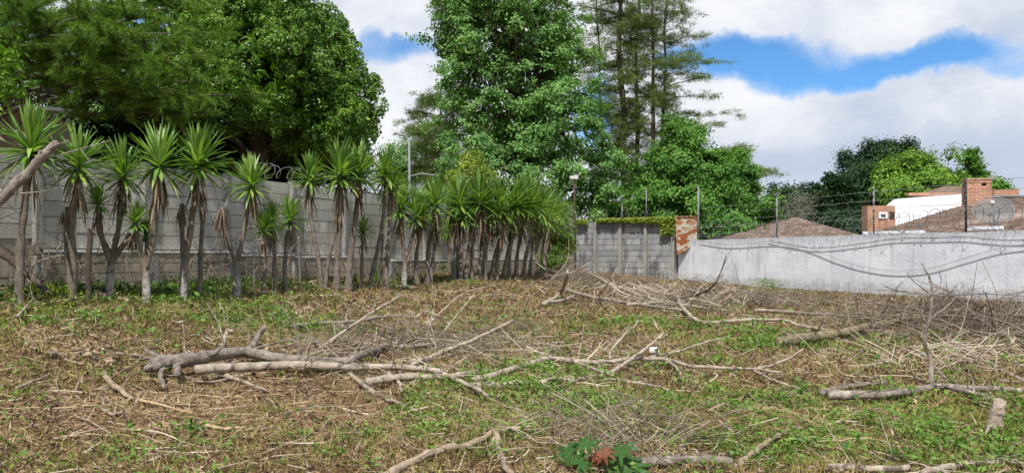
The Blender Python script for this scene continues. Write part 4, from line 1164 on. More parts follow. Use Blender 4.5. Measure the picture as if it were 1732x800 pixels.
# ------------------------------------------------------------------ posts, logs, branches
def wood(mb, P, r0, r1, sides=9, wob=.2, k=5, seed=0, jit=.006, rest=True):
    """knotty tapered stick: swellings at nodes, a slight crook between them, short snapped twig stubs"""
    g = np.random.default_rng(seed + 5); P = smooth(P, k + 3); n = len(P)
    if n > 6:
        w_ = g.normal(size=(n, 3)) * np.array([1, 1, .6]); w_ = (w_ + np.roll(w_, 1, 0) + np.roll(w_, -1, 0)) / 3; w_[0] = w_[-1] = 0
        P = P + w_ * (min(r0 * .22, .010) + .003)
    q_ = g.normal(size=n); q_ = (q_ + np.roll(q_, 1)) / 2; R = np.linspace(r0, r1, n) * (1 + .035 * q_); kn = g.random(n) < .10; R = R * np.where(kn, 1.08, 1.0); R[-1] *= .75
    if rest: P[:, 2] = np.maximum(P[:, 2], gz(P[:, 0], P[:, 1]) + R * .55 + .012)
    mb.tube(P, R, sides, wob * .9, seed=seed)
    for i in np.where(kn)[0]:
        if 1 < i < n - 1 and g.random() < .35:
            d = nrm(g.normal(size=3) + np.array([0, 0, .5])); ln = R[i] * g.uniform(1.5, 3); mb.tube([P[i], P[i] + d * ln * .6, P[i] + nrm(d + g.normal(size=3) * .3) * ln], [R[i] * .45, R[i] * .35, R[i] * .18], 5)
    return P


def post_(px0, px1, r, label, m=B_GREYLOG):
    a = G(*px0); b = W(*px1, a[1] + .02); mb = MB(); wood(mb, [a - np.array([0, 0, .2]), (a + b) / 2 + np.array([.01, 0, 0]), b], r, r * .8, 9, .25, 4, 3, rest=False)
    o = mb.build('wooden_post', m, loc=a, smooth=True); tag(o, label, 'post', 'rough wooden posts between the yuccas')


post_((146, 517), (153, 387), .048, 'short dark rough post between the second and third yucca', B_DARK)
post_((334, 506), (345, 345), .048, 'tall grey leaning post just right of the fifth yucca', B_YUCCA)
post_((507, 484), (505, 400), .03, 'thin grey stake right of the trio of short yuccas', B_YUCCA)
post_((428, 498), (430, 430), .02, 'thin stake between the V shaped yucca and the trio', B_YUCCA)
post_((640, 492), (648, 395), .03, 'grey stake between the two leaning yuccas in the middle', B_YUCCA)


def gp(x, y, r): p = G(x, y, r * .8); return p


NB = [0]
TW = {}


def branch(label, mains, r0, m=B_DEAD, r1=None, sides=(), name='fallen_branch', cat='branch', depth=None, group=None, lift=0.0):
    """mains: pixels lying on the ground (x, y) or (x, y, Y) held at a depth; sides: list of (pixels, r0, r1)"""
    NB[0] += 1
    def P(q, r):
        out = []; last = None
        for t in q:
            if len(t) == 3: out.append(W(t[0], t[1], t[2]))
            else: out.append(G(t[0], t[1], r * .8 + lift + (.10 if t[1] < 545 else .02)))
        return out
    pts = P(mains, r0); loc = pts[0].copy()
    g = np.random.default_rng(NB[0] + 900)
    if not sides and r0 < .022:
        mb = MB(); wood(mb, pts, r0, r1 if r1 else r0 * .5, 9, .2, 5, NB[0]); o = mb.build(name, m, loc=loc, smooth=True); return tag(o, label, cat, group)
    root = thing(name, loc, label, cat, group); mb = MB(); wood(mb, pts, r0, r1 if r1 else r0 * .5, 10, .22, 5, NB[0]); mb.build('main_stem', m, root, smooth=True)
    for i, (q, a, b) in enumerate(sides):
        mb = MB(); wood(mb, P(q, a), a, b, 7, .2, 5, NB[0] * 7 + i); mb.build('side_branch', m, root, smooth=True)
    sp = smooth(np.array(pts), 6); lnall = np.linalg.norm(np.diff(sp, axis=0), axis=1).sum()
    for i in range(int(np.clip(lnall * 2.6, 2, 9))):      # thin forked twigs still on the limb
        q = sp[int(g.uniform(.25, .98) * (len(sp) - 1))]; d = nrm(g.normal(size=3) * np.array([1, .8, .5]) + np.array([.3, .2, .55])); ln = g.uniform(.25, .8) * (.6 + r0 * 9)
        rr = max(.005, r0 * .16); c_ = q + d * ln * .5 + g.normal(size=3) * ln * .09; e_ = q + d * ln + np.array([0, 0, -.05 * ln]); mb = MB()
        T_ = smooth([q, c_, e_], 4); T_[:, 2] = np.maximum(T_[:, 2], gz(T_[:, 0], T_[:, 1]) + .02); mb.tube(T_, np.linspace(rr, rr * .4, len(T_)), 5)
        f_ = c_ + nrm(d + g.normal(size=3) * .7) * ln * .45; c_[2] = max(c_[2], float(gz(c_[0], c_[1])) + .02); mb.tube([T_[4], (T_[4] + f_) / 2 + g.normal(size=3) * .015, f_], [rr * .6, rr * .5, rr * .25], 4)
        mb.build('twig', m, root, smooth=True)
    return root


branch('thick grey weathered log with a broken root end, left of centre', [(258, 617), (285, 613), (320, 609), (360, 601), (416, 594), (452, 602), (500, 609), (560, 612), (600, 612)], .085, B_GREYLOG, .045,
       [([(424, 590), (436, 570, 10.4), (447, 551, 10.5)], .045, .035), ([(296, 612), (298, 626), (300, 634)], .045, .03), ([(282, 614), (272, 634), (277, 656)], .03, .018), ([(262, 616), (250, 622), (244, 626)], .05, .02), ([(270, 612), (255, 606), (240, 608)], .035, .012)], 'fallen_log', 'log', lift=.05)
branch('long straight pale log lying in front of the thick grey one', [(330, 625), (420, 619), (517, 618), (605, 620), (692, 621), (749, 629)], .055, B_PALE, .03,
       [([(697, 617), (730, 603, 9.8), (763, 590, 10.0), (815, 568, 10.6), (868, 541, 11.2)], .036, .02), ([(735, 625), (770, 640), (800, 655), (826, 669)], .03, .018)], 'fallen_log', 'log', lift=.06)
branch('pale forked log below the long straight one, centre', [(620, 646), (692, 637), (754, 637), (802, 630), (845, 627)], .046, B_PALE, .026, [([(656, 630), (672, 643), (680, 662)], .02, .015)], 'fallen_log', 'log', lift=.02)
branch('broken brown grey limb behind the long pale log', [(585, 610), (627, 595), (657, 583), (692, 586), (736, 583), (770, 586)], .05, B_GREYLOG, .02, [([(640, 590), (690, 574), (740, 592), (800, 617)], .02, .012)], lift=.03)
branch('curved hooked branch rising over the pale logs', [(633, 664), (605, 642), (561, 612, 9.7), (546, 592, 9.8), (561, 575, 9.9), (605, 544, 10.3), (640, 522, 10.7), (677, 500, 11.0)], .024, B_PALE, .014, lift=.02)
branch('thin upright stick with a bend, right of the hooked branch', [(721, 568), (732, 533, 13.3), (730, 505, 13.3), (732, 481, 13.3)], .018, B_PALE, .008)
branch('slender stick arching up right, before the brown patch', [(741, 572), (776, 529, 13.0), (802, 498, 13.2)], .016, B_PALE, .008)
branch('long whippy branch sweeping up right over the patch', [(640, 590), (697, 568, 12.6), (728, 544, 13.0), (754, 520, 13.5), (789, 494, 14.2), (850, 480, 15.5)], .02, B_PALE, .008)
branch('thin stick standing almost upright left of the hooked branch tip', [(579, 556), (588, 530, 14.5), (596, 505, 14.5)], .022, B_PALE, .012)
branch('grey dark limb lying behind the hooked branch', [(496, 551), (561, 545), (618, 541), (658, 534), (700, 536)], .035, B_GREYLOG, .015, [([(618, 541), (650, 552), (690, 560), (730, 570)], .018, .008)])
branch('thin leaning twig crossing the grey dark limb', [(655, 548), (620, 525, 14.6), (575, 500, 14.6), (545, 482, 14.6)], .014, B_DEAD, .006)
branch('thin twig leaning left behind the hooked branch', [(520, 548), (535, 520, 15), (555, 498, 15)], .014, B_DEAD, .006)
branch('long pale limb running right from the pale logs', [(800, 645), (850, 630), (896, 614), (930, 606), (980, 611), (1026, 612), (1072, 606), (1128, 609), (1174, 619), (1220, 622), (1280, 624), (1322, 629)], .038, B_PALE, .016,
       [([(1280, 624), (1312, 615), (1340, 602, 10.4), (1359, 590, 10.5)], .018, .01), ([(1270, 623), (1308, 643), (1354, 657)], .016, .008), ([(966, 610), (1000, 622), (1030, 634)], .02, .012), ([(1120, 607), (1140, 618), (1152, 634)], .022, .014)], lift=.05)
branch('crooked pale branch crossing under the long limb, centre right', [(800, 655), (850, 652), (942, 646), (1007, 639), (1044, 623), (1072, 605, 9.9), (1100, 583, 10.2), (1123, 564, 10.5)], .036, B_PALE, .015,
       [([(1030, 640), (1080, 648), (1120, 655), (1140, 668)], .018, .01), ([(1030, 608, 10.0), (1035, 590, 10.1), (1058, 564, 10.3), (1074, 550, 10.4), (1084, 529, 10.5)], .018, .009), ([(1110, 574, 10.3), (1128, 566, 10.5), (1128, 560, 10.5)], .01, .007)], lift=.03)
branch('slim branch rising right beside the white pipe', [(1098, 604), (1151, 592, 10.6), (1197, 578, 10.8), (1229, 569, 11.0)], .018, B_PALE, .008, lift=.03)
branch('dry stick standing upright left of the white pipe', [(976, 612), (983, 580, 10.4), (988, 547, 10.5)], .010, B_DEAD, .006)
branch('long low stick behind the pale limb, above the green weeds', [(890, 580), (950, 586), (985, 600), (1050, 603)], .018, B_DEAD, .01)
branch('mossy straight log lying on the right before the brush pile', [(1318, 579), (1354, 573), (1424, 562), (1493, 547), (1558, 536), (1640, 522)], .085, B_MOSS, .05, name='fallen_log', cat='log', lift=.03)
branch('thick grey branch on the right with one tall upright shoot', [(1400, 668), (1440, 668), (1490, 666), (1539, 661), (1586, 652), (1613, 657), (1655, 667), (1700, 683)], .052, B_GREYLOG, .02,
       [([(1590, 652), (1655, 657), (1732, 660), (1800, 664)], .035, .028), ([(1576, 650), (1573, 606, 8.8), (1563, 569, 8.8), (1572, 541, 8.8), (1576, 499, 8.8), (1572, 467, 8.8), (1558, 444, 8.8)], .030, .008),
        ([(1572, 541, 8.8), (1600, 520, 8.9), (1620, 500, 9)], .014, .005), ([(1576, 499, 8.8), (1548, 478, 8.7), (1530, 455, 8.7)], .008, .003), ([(1576, 499, 8.8), (1592, 478, 8.9), (1586, 455, 8.9)], .008, .003), ([(1568, 550, 8.8), (1556, 520, 8.8), (1560, 500, 8.7)], .010, .004)], lift=.02)
branch('short grey limb behind the thick branch with upright shoot', [(1388, 665), (1424, 655), (1470, 650), (1500, 647)], .035, B_GREYLOG, .02)
branch('V shaped stump piece at the left edge of the far brush', [(920, 514), (947, 497), (958, 470, 18.5), (960, 456, 18.6)], .06, B_PALE, .03, [([(922, 512), (950, 508), (972, 500)], .05, .03)])
branch('long limb running right from the V shaped piece', [(955, 490), (1012, 504), (1081, 515), (1123, 521), (1160, 524)], .06, B_GREYLOG, .025)
branch('upper grey limb in the far brush', [(985, 456), (1035, 481), (1090, 502), (1146, 514), (1200, 522)], .065, B_PALE, .025)
branch('curved pale limb looping at the middle of the far brush', [(1146, 504), (1160, 527), (1192, 546), (1248, 542), (1320, 541), (1354, 550), (1410, 560)], .052, B_PALE, .02)
branch('long straight grey pole lying behind the mossy log', [(1276, 525), (1354, 529), (1447, 536), (1493, 541), (1560, 546)], .046, B_GREYLOG, .02)
branch('dark crooked branch sticking up before the rendered wall', [(1160, 506), (1201, 488, 17.8), (1220, 458, 17.8), (1229, 432, 17.8)], .028, B_DARK, .010)
branch('thin twig arching over the brown earth by the far brush', [(1010, 500), (1030, 478, 17), (1042, 455, 17)], .018, B_DEAD, .008)
branch('slanting twig rising at the end of the grove', [(905, 500), (935, 470, 21), (960, 440, 21), (962, 405, 21)], .022, B_DEAD, .008)
branch('pale stick leaning on the left of the far brush', [(900, 482), (925, 462, 22), (905, 442, 22)], .02, B_DEAD, .010)
branch('wavy debarked branch at the bottom centre', [(640, 812), (666, 799), (701, 779), (736, 764), (789, 752), (846, 731), (900, 722)], .034, B_BARKSLAB, .022, [([(837, 732), (846, 761), (852, 785), (872, 812)], .028, .02), ([(846, 731), (836, 742), (834, 764)], .018, .012)], lift=.02)
branch('curved brown branch at the bottom right of centre', [(1252, 783), (1285, 757), (1304, 744), (1341, 726), (1382, 729)], .026, B_BARKSLAB, .014)
branch('pale pole piece at the bottom edge, right of centre', [(1400, 789), (1470, 793), (1539, 790)], .026, B_PALE, .022)
branch('pale pole piece at the bottom right corner', [(1560, 800), (1600, 789), (1655, 785), (1729, 784), (1790, 788)], .024, B_PALE, .018, [([(1586, 789), (1600, 800), (1610, 815)], .015, .01)])
branch('flat rotten log behind the castor leaves at the bottom', [(1085, 783), (1130, 779), (1190, 776), (1240, 780)], .04, B_GREYLOG, .03)
branch('stripped bark slab left of the thick log', [(176, 630), (184, 644), (204, 660), (226, 674)], .030, B_BARKSLAB, .018)
branch('yellowish split wood splinter below the bark slab', [(236, 676), (270, 684), (300, 692), (326, 698)], .016, B_FRESH, .006)
branch('small forked stick under the bark slab', [(170, 690), (182, 697), (196, 700), (228, 688)], .016, B_DEAD, .010, [([(196, 700), (190, 684), (180, 670)], .010, .006)])
branch('straight stick at the far left of the clearing', [(28, 656), (60, 643), (90, 629)], .014, B_DEAD, .010)
branch('forked stick right below the thick grey log', [(366, 630), (396, 640), (424, 650), (456, 662)], .026, B_DEAD, .012, [([(396, 640), (352, 646), (322, 642)], .015, .008)])
branch('pale flat stick in the left foreground', [(340, 716), (376, 724), (416, 722)], .020, B_FRESH, .010)
branch('leaning stick at the foot of the leftmost yucca', [(30, 534), (44, 519, 11.3), (58, 504, 11.3)], .022, B_PALE, .014)
branch('short broken stub standing left of the thick log fork', [(376, 589), (384, 575, 11.4), (392, 563, 11.4)], .030, B_PALE, .024)
branch('short pale stub right of the thick log fork', [(450, 593), (453, 578, 11.2), (452, 564, 11.2)], .024, B_FRESH, .018)
branch('thin cut stick below the pale forked log', [(650, 672), (690, 690), (715, 706)], .020, B_DEAD, .012, [([(690, 690), (720, 678), (745, 672)], .008, .005)])
branch('dark leaning trunk lying under the leftmost yucca', [(-40, 420, 12.3), (0, 428, 12.2), (45, 462, 12.0), (82, 496, 11.7)], .065, B_DARK, .045, name='fallen_log', cat='log')
branch('weathered grey log leaning up across the leftmost yucca', [(-190, 505), (-60, 392, 10.8), (0, 338, 10.9), (50, 288, 11.0), (98, 240, 11.1)], .085, B_GREYLOG, .06, name='leaning_log', cat='log')
branch('thin bare stem standing in front of the right forked yucca', [(645, 500), (643, 460, 19), (648, 420, 19)], .012, B_DARK, .006)
for i, (q, r, lb) in enumerate([([(700, 745), (730, 750), (770, 745)], .007, 'thin straw twig left of the wavy branch'), ([(480, 700), (520, 690), (560, 683)], .008, 'thin twig on dry soil below the hooked branch'), ([(500, 745), (540, 728), (560, 700)], .007, 'bent twig on the brown soil, left foreground'), ([(120, 700), (150, 712), (190, 735)], .008, 'slanted twig in the left foreground'),
                                ([(1480, 600), (1530, 592), (1590, 604)], .013, 'thin limb in front of the mossy log'), ([(1560, 560), (1620, 580), (1700, 600)], .02, 'limb sloping right at the front of the brush pile'), ([(1590, 500), (1650, 515), (1740, 540)], .022, 'brown limb along the back of the brush pile'),
                                ([(1600, 640), (1560, 600), (1520, 575)], .016, 'slanting stick left of the upright shoot'), ([(1630, 590), (1690, 625), (1760, 655)], .028, 'pale limb sloping to the right edge'), ([(1650, 610), (1700, 600), (1760, 604)], .022, 'short limb at the right edge')]):
    branch(lb, q, r, [B_DEAD, B_GREYLOG, B_PALE][i % 3], r * .6)

# upright thin shoots in the right pile
for i, (x, y, tx, ty, Y_, lb) in enumerate([(1610, 600, 1640, 500, 10.8, 'tall thin shoot leaning right in the brush pile'), (1590, 560, 1690, 520, 11, 'long thin shoot crossing the upright one'), (1660, 570, 1662, 478, 11.5, 'slender vertical shoot before the wall'), (1540, 560, 1500, 480, 12, 'shoot leaning left out of the brush pile'), (1700, 560, 1660, 440, 12, 'thin shoot leaning left at the back of the pile')]):
    a = G(x, y); b = W(tx, ty, a[1] + .2); mid = (a + b) / 2 + np.array([.05, 0, .08]); mb = MB(); wood(mb, [a, mid, b], .012, .004, 6, .2, 5, i)
    o = mb.build('thin_shoot', B_DEAD, loc=a, smooth=True); tag(o, lb, 'branch', 'thin shoots in the brush pile')


# stuff: tangled twigs
def twig_heap(name, label, cx, cy, rx, ry, hmax, n, L, r, seed, m=B_TWIG, updir=.35, curve=.2):
    g = np.random.default_rng(seed); c = G(cx, cy); mb = MB()
    ax = g.normal(size=(n, 2)) * .5; x = c[0] + ax[:, 0] * rx; y = c[1] + ax[:, 1] * ry; z = gz(x, y)
    dome = np.exp(-(ax ** 2).sum(1)) * hmax
    for i in range(n):
        a = g.random() * 6.283; ln = L * (.4 + .9 * g.random()); up = (g.random() - .3) * updir
        s = np.array([x[i], y[i], z[i] + dome[i] * g.random() + .01]); d = nrm(np.array([math.cos(a), math.sin(a), up])); k = 6
        bend = nrm(g.normal(size=3)) * ln * curve; t = np.linspace(0, 1, k)[:, None]; P = s + d * ln * (t - .5) + bend * (t * (1 - t)) + g.normal(size=(k, 3)) * ln * .012
        P[:, 2] = np.maximum(P[:, 2], gz(P[:, 0], P[:, 1]) + .01); rr = r * (.4 + g.random())
        mb.tube(P, np.linspace(rr, rr * .4, k), 4, caps=False)
        if g.random() < .6:
            j = g.integers(1, 4); e = P[j] + nrm(d + g.normal(size=3) * .6) * ln * .4; mb.tube([P[j], (P[j] + e) / 2 + g.normal(size=3) * .02, e], [rr * .6, rr * .5, rr * .25], 4, caps=False)
    o = mb.build(name, m); tag(o, label, 'brush', kind='stuff')


L_TW2 = leaf_mat('litter_twig', (.20, .155, .11), (.44, .37, .28), (.66, .58, .47), 0, .85, .1)
twig_heap('brush_pile', 'tangled grey brown pile of cut twigs at the right edge', 1660, 562, 3.1, 2.3, .7, 560, 1.6, .008, 1, B_TWIG, 1.2, .45)
twig_heap('brush_pile', 'thicker crooked sticks woven through the pile at the right edge', 1680, 565, 2.4, 2.2, .7, 80, 1.9, .013, 11, B_TWIG, 1.1, .5)
twig_heap('brush_pile', 'loose forked twigs fringing the front of the right pile', 1640, 615, 2.0, 1.0, .25, 110, 1.1, .007, 14, L_TW2, 1.1, .45)
twig_heap('brush_pile', 'thicker sticks strewn through the far brush', 1130, 510, 3.6, 3.0, .35, 170, 1.9, .015, 12, L_TW2, 1.1, .45)
twig_heap('brush_pile', 'pale medium sticks strewn about the middle of the clearing', 780, 610, 2.8, 2.4, .12, 120, 1.1, .008, 13, L_TW2, .9, .4)
twig_heap('brush_pile', 'low brush of thin twigs in front of the far rendered wall', 1230, 515, 3.6, 2.8, .4, 420, 1.5, .010, 2, B_TWIG, .9, .35)
twig_heap('brush_pile', 'low brush at the corner before the grey plank wall', 990, 480, 2.8, 3.4, .5, 260, 1.7, .011, 3, B_TWIG, .9, .35)
twig_heap('brush_pile', 'thin twigs strewn around the pale logs', 690, 590, 2.0, 1.8, .3, 190, 1.1, .007, 4, B_TWIG, 1.0, .35)
twig_heap('brush_pile', 'straw coloured stalks lying around the castor leaves', 1040, 735, 1.0, .8, .2, 120, 1.0, .0038, 5, B_TWIG, 1.6, .3)
twig_heap('brush_pile', 'pale dry stalks mixed through the brown ones by the castor leaves', 1050, 740, 1.0, .7, .2, 45, 1.0, .0042, 15, L_TW2, 1.6, .3)
twig_heap('brush_pile', 'dark thin shoots standing against the rendered wall', 1480, 500, 3.0, 1.8, .12, 120, .9, .006, 6, B_TWIG, 1.5)
twig_heap('brush_pile', 'reddish dry weeds behind the pale limb', 885, 562, .6, .6, .2, 170, .5, .004, 7, L_DEAD, 1.2)
twig_heap('brush_pile', 'fine stalks in the right foreground', 1300, 720, 2.0, 1.0, .08, 260, .6, .0035, 8, L_STRAW, .4)
twig_heap('brush_pile', 'fine stalks scattered over the left foreground', 420, 690, 3.0, 1.8, .05, 420, .45, .0038, 9, L_STRAW, .3)


def wall_creepers():     # bare dry stems and vines on the long wall behind the yuccas
    g = np.random.default_rng(140); mb = MB()
    for i in range(120):
        px = g.uniform(10, 740); d = pdir(px, 400); t = np.linalg.solve(np.array([[d[0], -ld[0]], [d[1], -ld[1]]]), L0 + lnrm * .3)[0]
        p = d[:2] * t + g.normal(size=2) * .1; z = float(gz0(*p)) + g.random() * .6; s = np.array([*p, z]); k = 9; P = [s]
        dr = np.array([g.normal() * .4, g.normal() * .4, 1.0])
        for j in range(k): dr = nrm(dr + g.normal(size=3) * .45 + np.array([0, 0, .1])); P.append(P[-1] + dr * .2)
        mb.tube(np.array(P), np.linspace(.010, .004, k + 1), 4, caps=False)
    o = mb.build('dry_vines', B_TWIG); tag(o, 'dry bare vines climbing over the beige wall', 'vines', kind='stuff')


wall_creepers()


# ------------------------------------------------------------------ small distinct things
def pipe():
    c = G(1107, 600) + np.array([0, 0, .06]); d = nrm(np.array([.85, -.5, .12])); a = c - d * .055; b = c + d * .055; m = MB(); n = 20
    u = nrm(np.cross(d, (0, 0, 1.0))); v = np.cross(u, d); ring = lambda p, r: [p + (u * math.cos(t) + v * math.sin(t)) * r for t in np.arange(n) / n * 2 * math.pi]
    vs = ring(a, .055) + ring(b, .055) + ring(b, .048) + ring(a, .048)
    m.add(vs, [(q * n + j, q * n + (j + 1) % n, ((q + 1) % 4) * n + (j + 1) % n, ((q + 1) % 4) * n + j) for q in range(4) for j in range(n)])
    root = thing('pipe_offcut', c, 'short white plastic pipe offcut resting by the pale branches', 'pipe'); m.build('pipe', PVC, root, smooth=False)


pipe()


def chunk():
    a = G(1684, 728); m = MB(); P = [a - np.array([0, 0, .05]), a + np.array([.0, 0, .10]), a + np.array([.03, 0, .2]), a + np.array([.05, .02, .26])]
    root = thing('tree_stump', a, 'small pale split stump sticking up at the right edge', 'stump')
    m.tube(smooth(np.array(P), 4), np.linspace(.062, .05, 13) * (1 + .08 * np.sin(np.arange(13) * 1.3)), 11, .28, seed=4); m.build('stump', B_FRESH if False else B_PALE, root, smooth=False)
    m = MB(); wood(m, [a + np.array([-.02, 0, .02]), a + np.array([-.10, -.08, .06]), a + np.array([-.2, -.2, .0])], .02, .01, 6); m.build('root', B_PALE, root)
    for i, (x, y, lb, mm) in enumerate([(182, 512, 'heap of torn orange bark at the foot of the limewashed yucca', B_BARKSLAB), (150, 612, 'torn bark scraps on the left clearing', B_BARKSLAB)]):
        c = G(x, y); mb = MB(); g = np.random.default_rng(i)
        for k in range(26):
            p = c + g.normal(size=3) * np.array([.25, .15, .0]) + np.array([0, 0, .03 + .12 * g.random()]); d = nrm(g.normal(size=3) * np.array([1, 1, .4]))
            leaves(mb, p[None], d[None], g.normal(size=(1, 3)), .2, .07, .3)
        o = mb.build('bark_scraps', mm, loc=c); tag(o, lb, 'bark', kind='stuff')


chunk()


def castor():
    c = G(1010, 790); root = thing('castor_plant', c, 'castor plant seedling with dark green star shaped leaves at the bottom centre', 'plant')
    g = np.random.default_rng(8)
    specs = [(965, 765, .105, 0, L_CASTOR), (992, 748, .075, .6, L_CASTOR), (1005, 785, .06, 1.3, L_CASTORR), (1035, 782, .11, 2.2, L_CASTOR), (1050, 760, .085, .9, L_CASTOR), (1065, 792, .10, 3.0, L_CASTOR), (1020, 765, .06, 2.0, L_CASTORR), (980, 792, .07, 4.0, L_CASTOR)]
    st = MB()
    for i, (x, y, R, rot, m) in enumerate(specs):
        p = W(x, y, c[1] - .02 - .03 * i); p[2] = max(p[2], float(gz(p[0], p[1])) + .06); N = nrm(np.array([g.normal() * .3, -.45, 1.0])); u = nrm(np.cross(N, (0, 1.0, .2))); v = np.cross(N, u)
        pts = [p]; idx = []
        lobes = 8
        R = R * 1.6
        for k in range(lobes):     # palmate leaf outline with pointed lobes
            a = rot + (k - (lobes - 1) / 2) / lobes * 5.6; ln = R * (1.0 - .28 * abs(k - (lobes - 1) / 2) / 4) * 1.25
            d = u * math.cos(a) + v * math.sin(a); s = -u * math.sin(a) + v * math.cos(a)
            b = len(pts)
            pts += [p + d * ln * .38 + s * R * .15, p + d * ln * .68 + s * R * .13 - N * .012, p + d * ln - N * .03, p + d * ln * .68 - s * R * .13 - N * .012, p + d * ln * .38 - s * R * .15, p + d * ln * .6 + N * .006]
            idx += [(0, b, b + 5, b + 4), (b, b + 1, b + 2, b + 5), (b + 5, b + 2, b + 3, b + 4)]
        mb = MB(); mb.add(pts, idx); o = mb.build('leaf', m, root)
        if m is L_CASTORR: o['label'] = 'reddish young leaf'
        st.tube([c - np.array([0, 0, .05]), (c + p) / 2 + np.array([0, 0, -.01]), p], .005, 5)
    st.build('stalk', L_CASTORR, root)


castor()


def yellow_weed(px, py, lb, n=90, R=.2, m=L_WEED):
    g = np.random.default_rng(int(px)); c = G(px, py); mb = MB(); k = n
    p = c + g.normal(size=(k, 3)) * np.array([R * .5, R * .4, 0]); p[:, 2] = gz(p[:, 0], p[:, 1]) + g.random(k) * R * .9
    leaves(mb, p, g.normal(size=(k, 3)) + np.array([0, 0, .4]), g.normal(size=(k, 3)) * .5 + np.array([0, -.3, 1.0]), .08, .035)
    st = MB()
    for i in range(9): st.tube([c + np.array([0, 0, -.03]), c * .5 + p[i] * .5 + np.array([0, 0, .02]), p[i]], .004, 4)
    root = thing('leafy_weed', c, lb, 'weed', 'leafy weeds sprouting in the clearing'); mb.build('foliage', m, root); st.build('stem', m, root)


yellow_weed(85, 522, 'yellow green leafy weed at the foot of the leftmost yuccas', 160, .4, L_YGREEN)
yellow_weed(1300, 498, 'green weed clump sprouting by the foot of the rendered wall', 420, .6, L_WEED)
yellow_weed(1290, 590, 'fresh green weed clump left of the mossy log', 230, .5, L_WEED)
yellow_weed(470, 540, 'leafy weed by the grey dark limb', 120, .3, L_WEED)
yellow_weed(770, 462, 'green weed at the left foot of the yucca grove', 160, .5, L_WEED)


# ------------------------------------------------------------------ ground cover (stuff)
def scatter(n, g, rmin=3.6, rmax=36, p=1.35, amax=.80):
    """positions over the plot, denser close to the viewer side"""
    u = g.random(n); q = 2 - p; r = (rmin ** q + u * (rmax ** q - rmin ** q)) ** (1 / q); a = g.uniform(-amax, amax, n)
    x = r * np.sin(a); y = r * np.cos(a)
    # keep inside the walls
    dl = (x - L0[0]) * lnrm[0] + (y - L0[1]) * lnrm[1]; dr = (x - R0[0]) * rn[0] + (y - R0[1]) * rn[1]; dp = (x - P0[0]) * pn[0] + (y - P0[1]) * pn[1]
    k = (dl > .2) & (dr > .05) & (dp > .05); return x[k], y[k], r[k]


def cover(name, label, cat, n, m, seed, mask, Ls, Ws, up, wide=False, p=1.35, rmax=36):
    g = np.random.default_rng(seed); x, y, r = scatter(n, g, p=p, rmax=rmax)
    k = mask(x, y, g, r); x, y, r = x[k], y[k], r[k]; k = len(x)
    z = gz(x, y); sc = np.clip(r / 9, .75, 2.4) ** .75
    P = np.column_stack([x, y, z + .002 + .03 * g.random(k) * min(1, up)]); D = np.column_stack([g.normal(size=(k, 2)), np.abs(g.normal(size=k)) * up])
    L = g.uniform(*Ls, k) * sc; Wd = g.uniform(*Ws, k) * sc; mb = MB()
    if wide: leaves(mb, P, D, np.column_stack([g.normal(size=(k, 2)) * .5, np.ones(k)]), L, Wd, .2)
    else: slivers(mb, P, D, L, Wd, g)
    o = mb.build(name, m); tag(o, label, cat, kind='stuff')


gm = lambda x, y: np.clip(green(x, y), 0, 1.3)


def tufts(name, label, cat, n, per, m, seed, mask, Ls, Ws, H, R_, wide=False, p=1.35, up=1.0):
    """little plants: per blades or leaves fanning from each centre, H tall"""
    g = np.random.default_rng(seed); x, y, r = scatter(n, g, p=p); k = mask(x, y, g, r); x, y, r = x[k], y[k], r[k]; k = len(x)
    sc = np.clip(r / 9, .8, 1.7) ** .75 * g.uniform(.6, 1.4, k); c = np.repeat(np.column_stack([x, y]), per, 0); S = np.repeat(sc, per); q = len(c)
    o = g.normal(size=(q, 2)) * R_ * S[:, None] * .5; X = c + o; z = gz(X[:, 0], X[:, 1]) + (g.random(q) * H * S if wide else .0)
    P = np.column_stack([X, z]); D = np.column_stack([o / R_ / S[:, None] * 2 * .6 + g.normal(size=(q, 2)) * .5, np.abs(g.normal(size=q)) * up * np.repeat(np.clip(11 / r, .35, 1), per) + .05])
    L = g.uniform(*Ls, q) * S; Wd = g.uniform(*Ws, q) * S; mb = MB()
    if wide: leaves(mb, P, D * np.array([1, 1, .35]), np.column_stack([g.normal(size=(q, 2)) * .5, np.ones(q)]), L, Wd, .2)
    else: slivers(mb, P, D, L, Wd, g)
    ob = mb.build(name, m); tag(ob, label, cat, kind='stuff')


cover('dry_grass', 'dry straw and cut grass strewn over the clearing', 'dry grass', 270000, L_STRAW, 401, lambda x, y, g, r: g.random(len(x)) < (1 - .5 * gm(x, y)) * np.clip(.25 + 2.2 * (vnoise(x, y, 1.0, 21) * .65 + vnoise(x, y, 3.3, 22) * .4 - .25), .12, 1), (.04, .16), (.004, .011), .45)
cover('dark_mulch', 'dark rotting mulch between the straw', 'mulch', 150000, leaf_mat('dark_mulch', (.022, .015, .010), (.06, .036, .024), (.13, .08, .052), 0, .9, .1), 411, lambda x, y, g, r: g.random(len(x)) > .3, (.04, .11), (.006, .02), .8)
cover('leaf_litter', 'small brown dead leaves scattered on the soil', 'leaf litter', 80000, L_LITTER, 402, lambda x, y, g, r: g.random(len(x)) > .3, (.03, .085), (.018, .04), .5, True)
tufts('short_grass', 'short olive green grass growing across the clearing', 'grass', 30000, 14, L_GRASS, 403, lambda x, y, g, r: g.random(len(x)) < .42 + .6 * np.clip(green(x, y), -.6, 1.3) + .9 * (vnoise(x, y, 1.1, 8) - .5) + 1.1 * (vnoise(x, y, 3.7, 23) - .5), (.04, .11), (.005, .012), .03, .10, up=1.1)
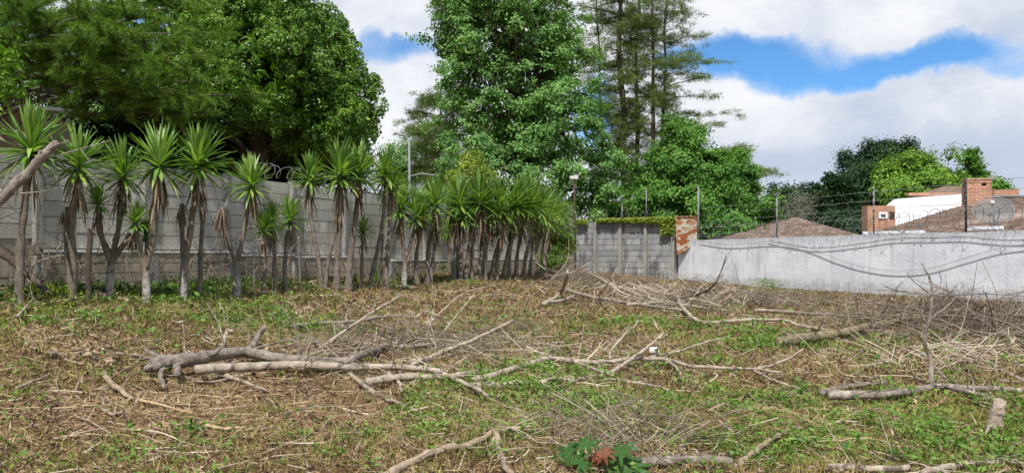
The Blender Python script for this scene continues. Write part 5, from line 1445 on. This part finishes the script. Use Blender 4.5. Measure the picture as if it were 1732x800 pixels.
tufts('low_weeds', 'low leafy green weeds in patches', 'weeds', 42000, 11, L_WEED, 404, lambda x, y, g, r: g.random(len(x)) < np.clip(.72 * gm(x, y) * (vnoise(x, y, 3.5, 11) * 2.2 - .6), .035, 1), (.03, .075), (.016, .038), .09, .12, True)
cover('wood_chips', 'pale wood chips and bark bits on the ground', 'wood chips', 4500, B_PALE, 405, lambda x, y, g, r: g.random(len(x)) > .2, (.03, .13), (.006, .022), .3, True)


cover('bark_strips', 'pale torn bark strips lying on the cut grass', 'bark strips', 1500, L_TW2, 406, lambda x, y, g, r: g.random(len(x)) > .2, (.07, .22), (.012, .035), .25, True)


def stick_litter():
    g = np.random.default_rng(412); x, y, r = scatter(4400, g, p=1.5); mb = MB()
    for i in range(len(x)):
        a = g.random() * 6.283; ln = g.uniform(.10, .5) * np.clip(r[i] / 10, .8, 2); k = 5; t = np.linspace(-.5, .5, k); bend = g.normal() * .12
        X = x[i] + math.cos(a) * ln * t - math.sin(a) * ln * bend * t * t; Y = y[i] + math.sin(a) * ln * t + math.cos(a) * ln * bend * t * t
        Z = gz(X, Y) + .012 + (t + .5) * g.random() * .06; rr = g.uniform(.0025, .008) * np.clip(r[i] / 9, .8, 1.8); mb.tube(np.column_stack([X, Y, Z]), np.linspace(rr, rr * .5, k), 4, caps=False)
    o = mb.build('twig_litter', B_TWIG if False else leaf_mat('litter_twig', (.18, .13, .09), (.38, .30, .21), (.60, .51, .39), 0, .85, .1)); tag(o, 'small broken sticks littering the clearing', 'twigs', kind='stuff')


stick_litter()


def under_row():
    """low weeds, darkened for shade, between the yuccas and the wall"""
    g = np.random.default_rng(150); n = 20000; s = g.uniform(3, 34, n); d = g.uniform(.2, 1.5, n); q = L0 + ld * s[:, None] + lnrm * d[:, None]
    k = g.random(n) < np.clip(1.15 - (q[:, 1] - 14) / 10, .12, 1); q = q[k]; k = len(q); h = .25 * vnoise(q[:, 0], q[:, 1], 1.3, 3)
    P = np.column_stack([q, gz(q[:, 0], q[:, 1]) + h * g.random(k)]); mb = MB(); leaves(mb, P, g.normal(size=(k, 3)) + np.array([0, 0, .5]), g.normal(size=(k, 3)) * .5 + np.array([0, 0, 1.0]), .08, .04)
    o = mb.build('ground_cover', leaf_mat('shade_tinted_weed', (.02, .05, .012), (.045, .09, .018), (.10, .15, .035), .2), None); tag(o, 'green weeds filling the strip between yuccas and long wall', 'weeds', kind='stuff')  # the dark green carries the shadow along the foot of the row


under_row()
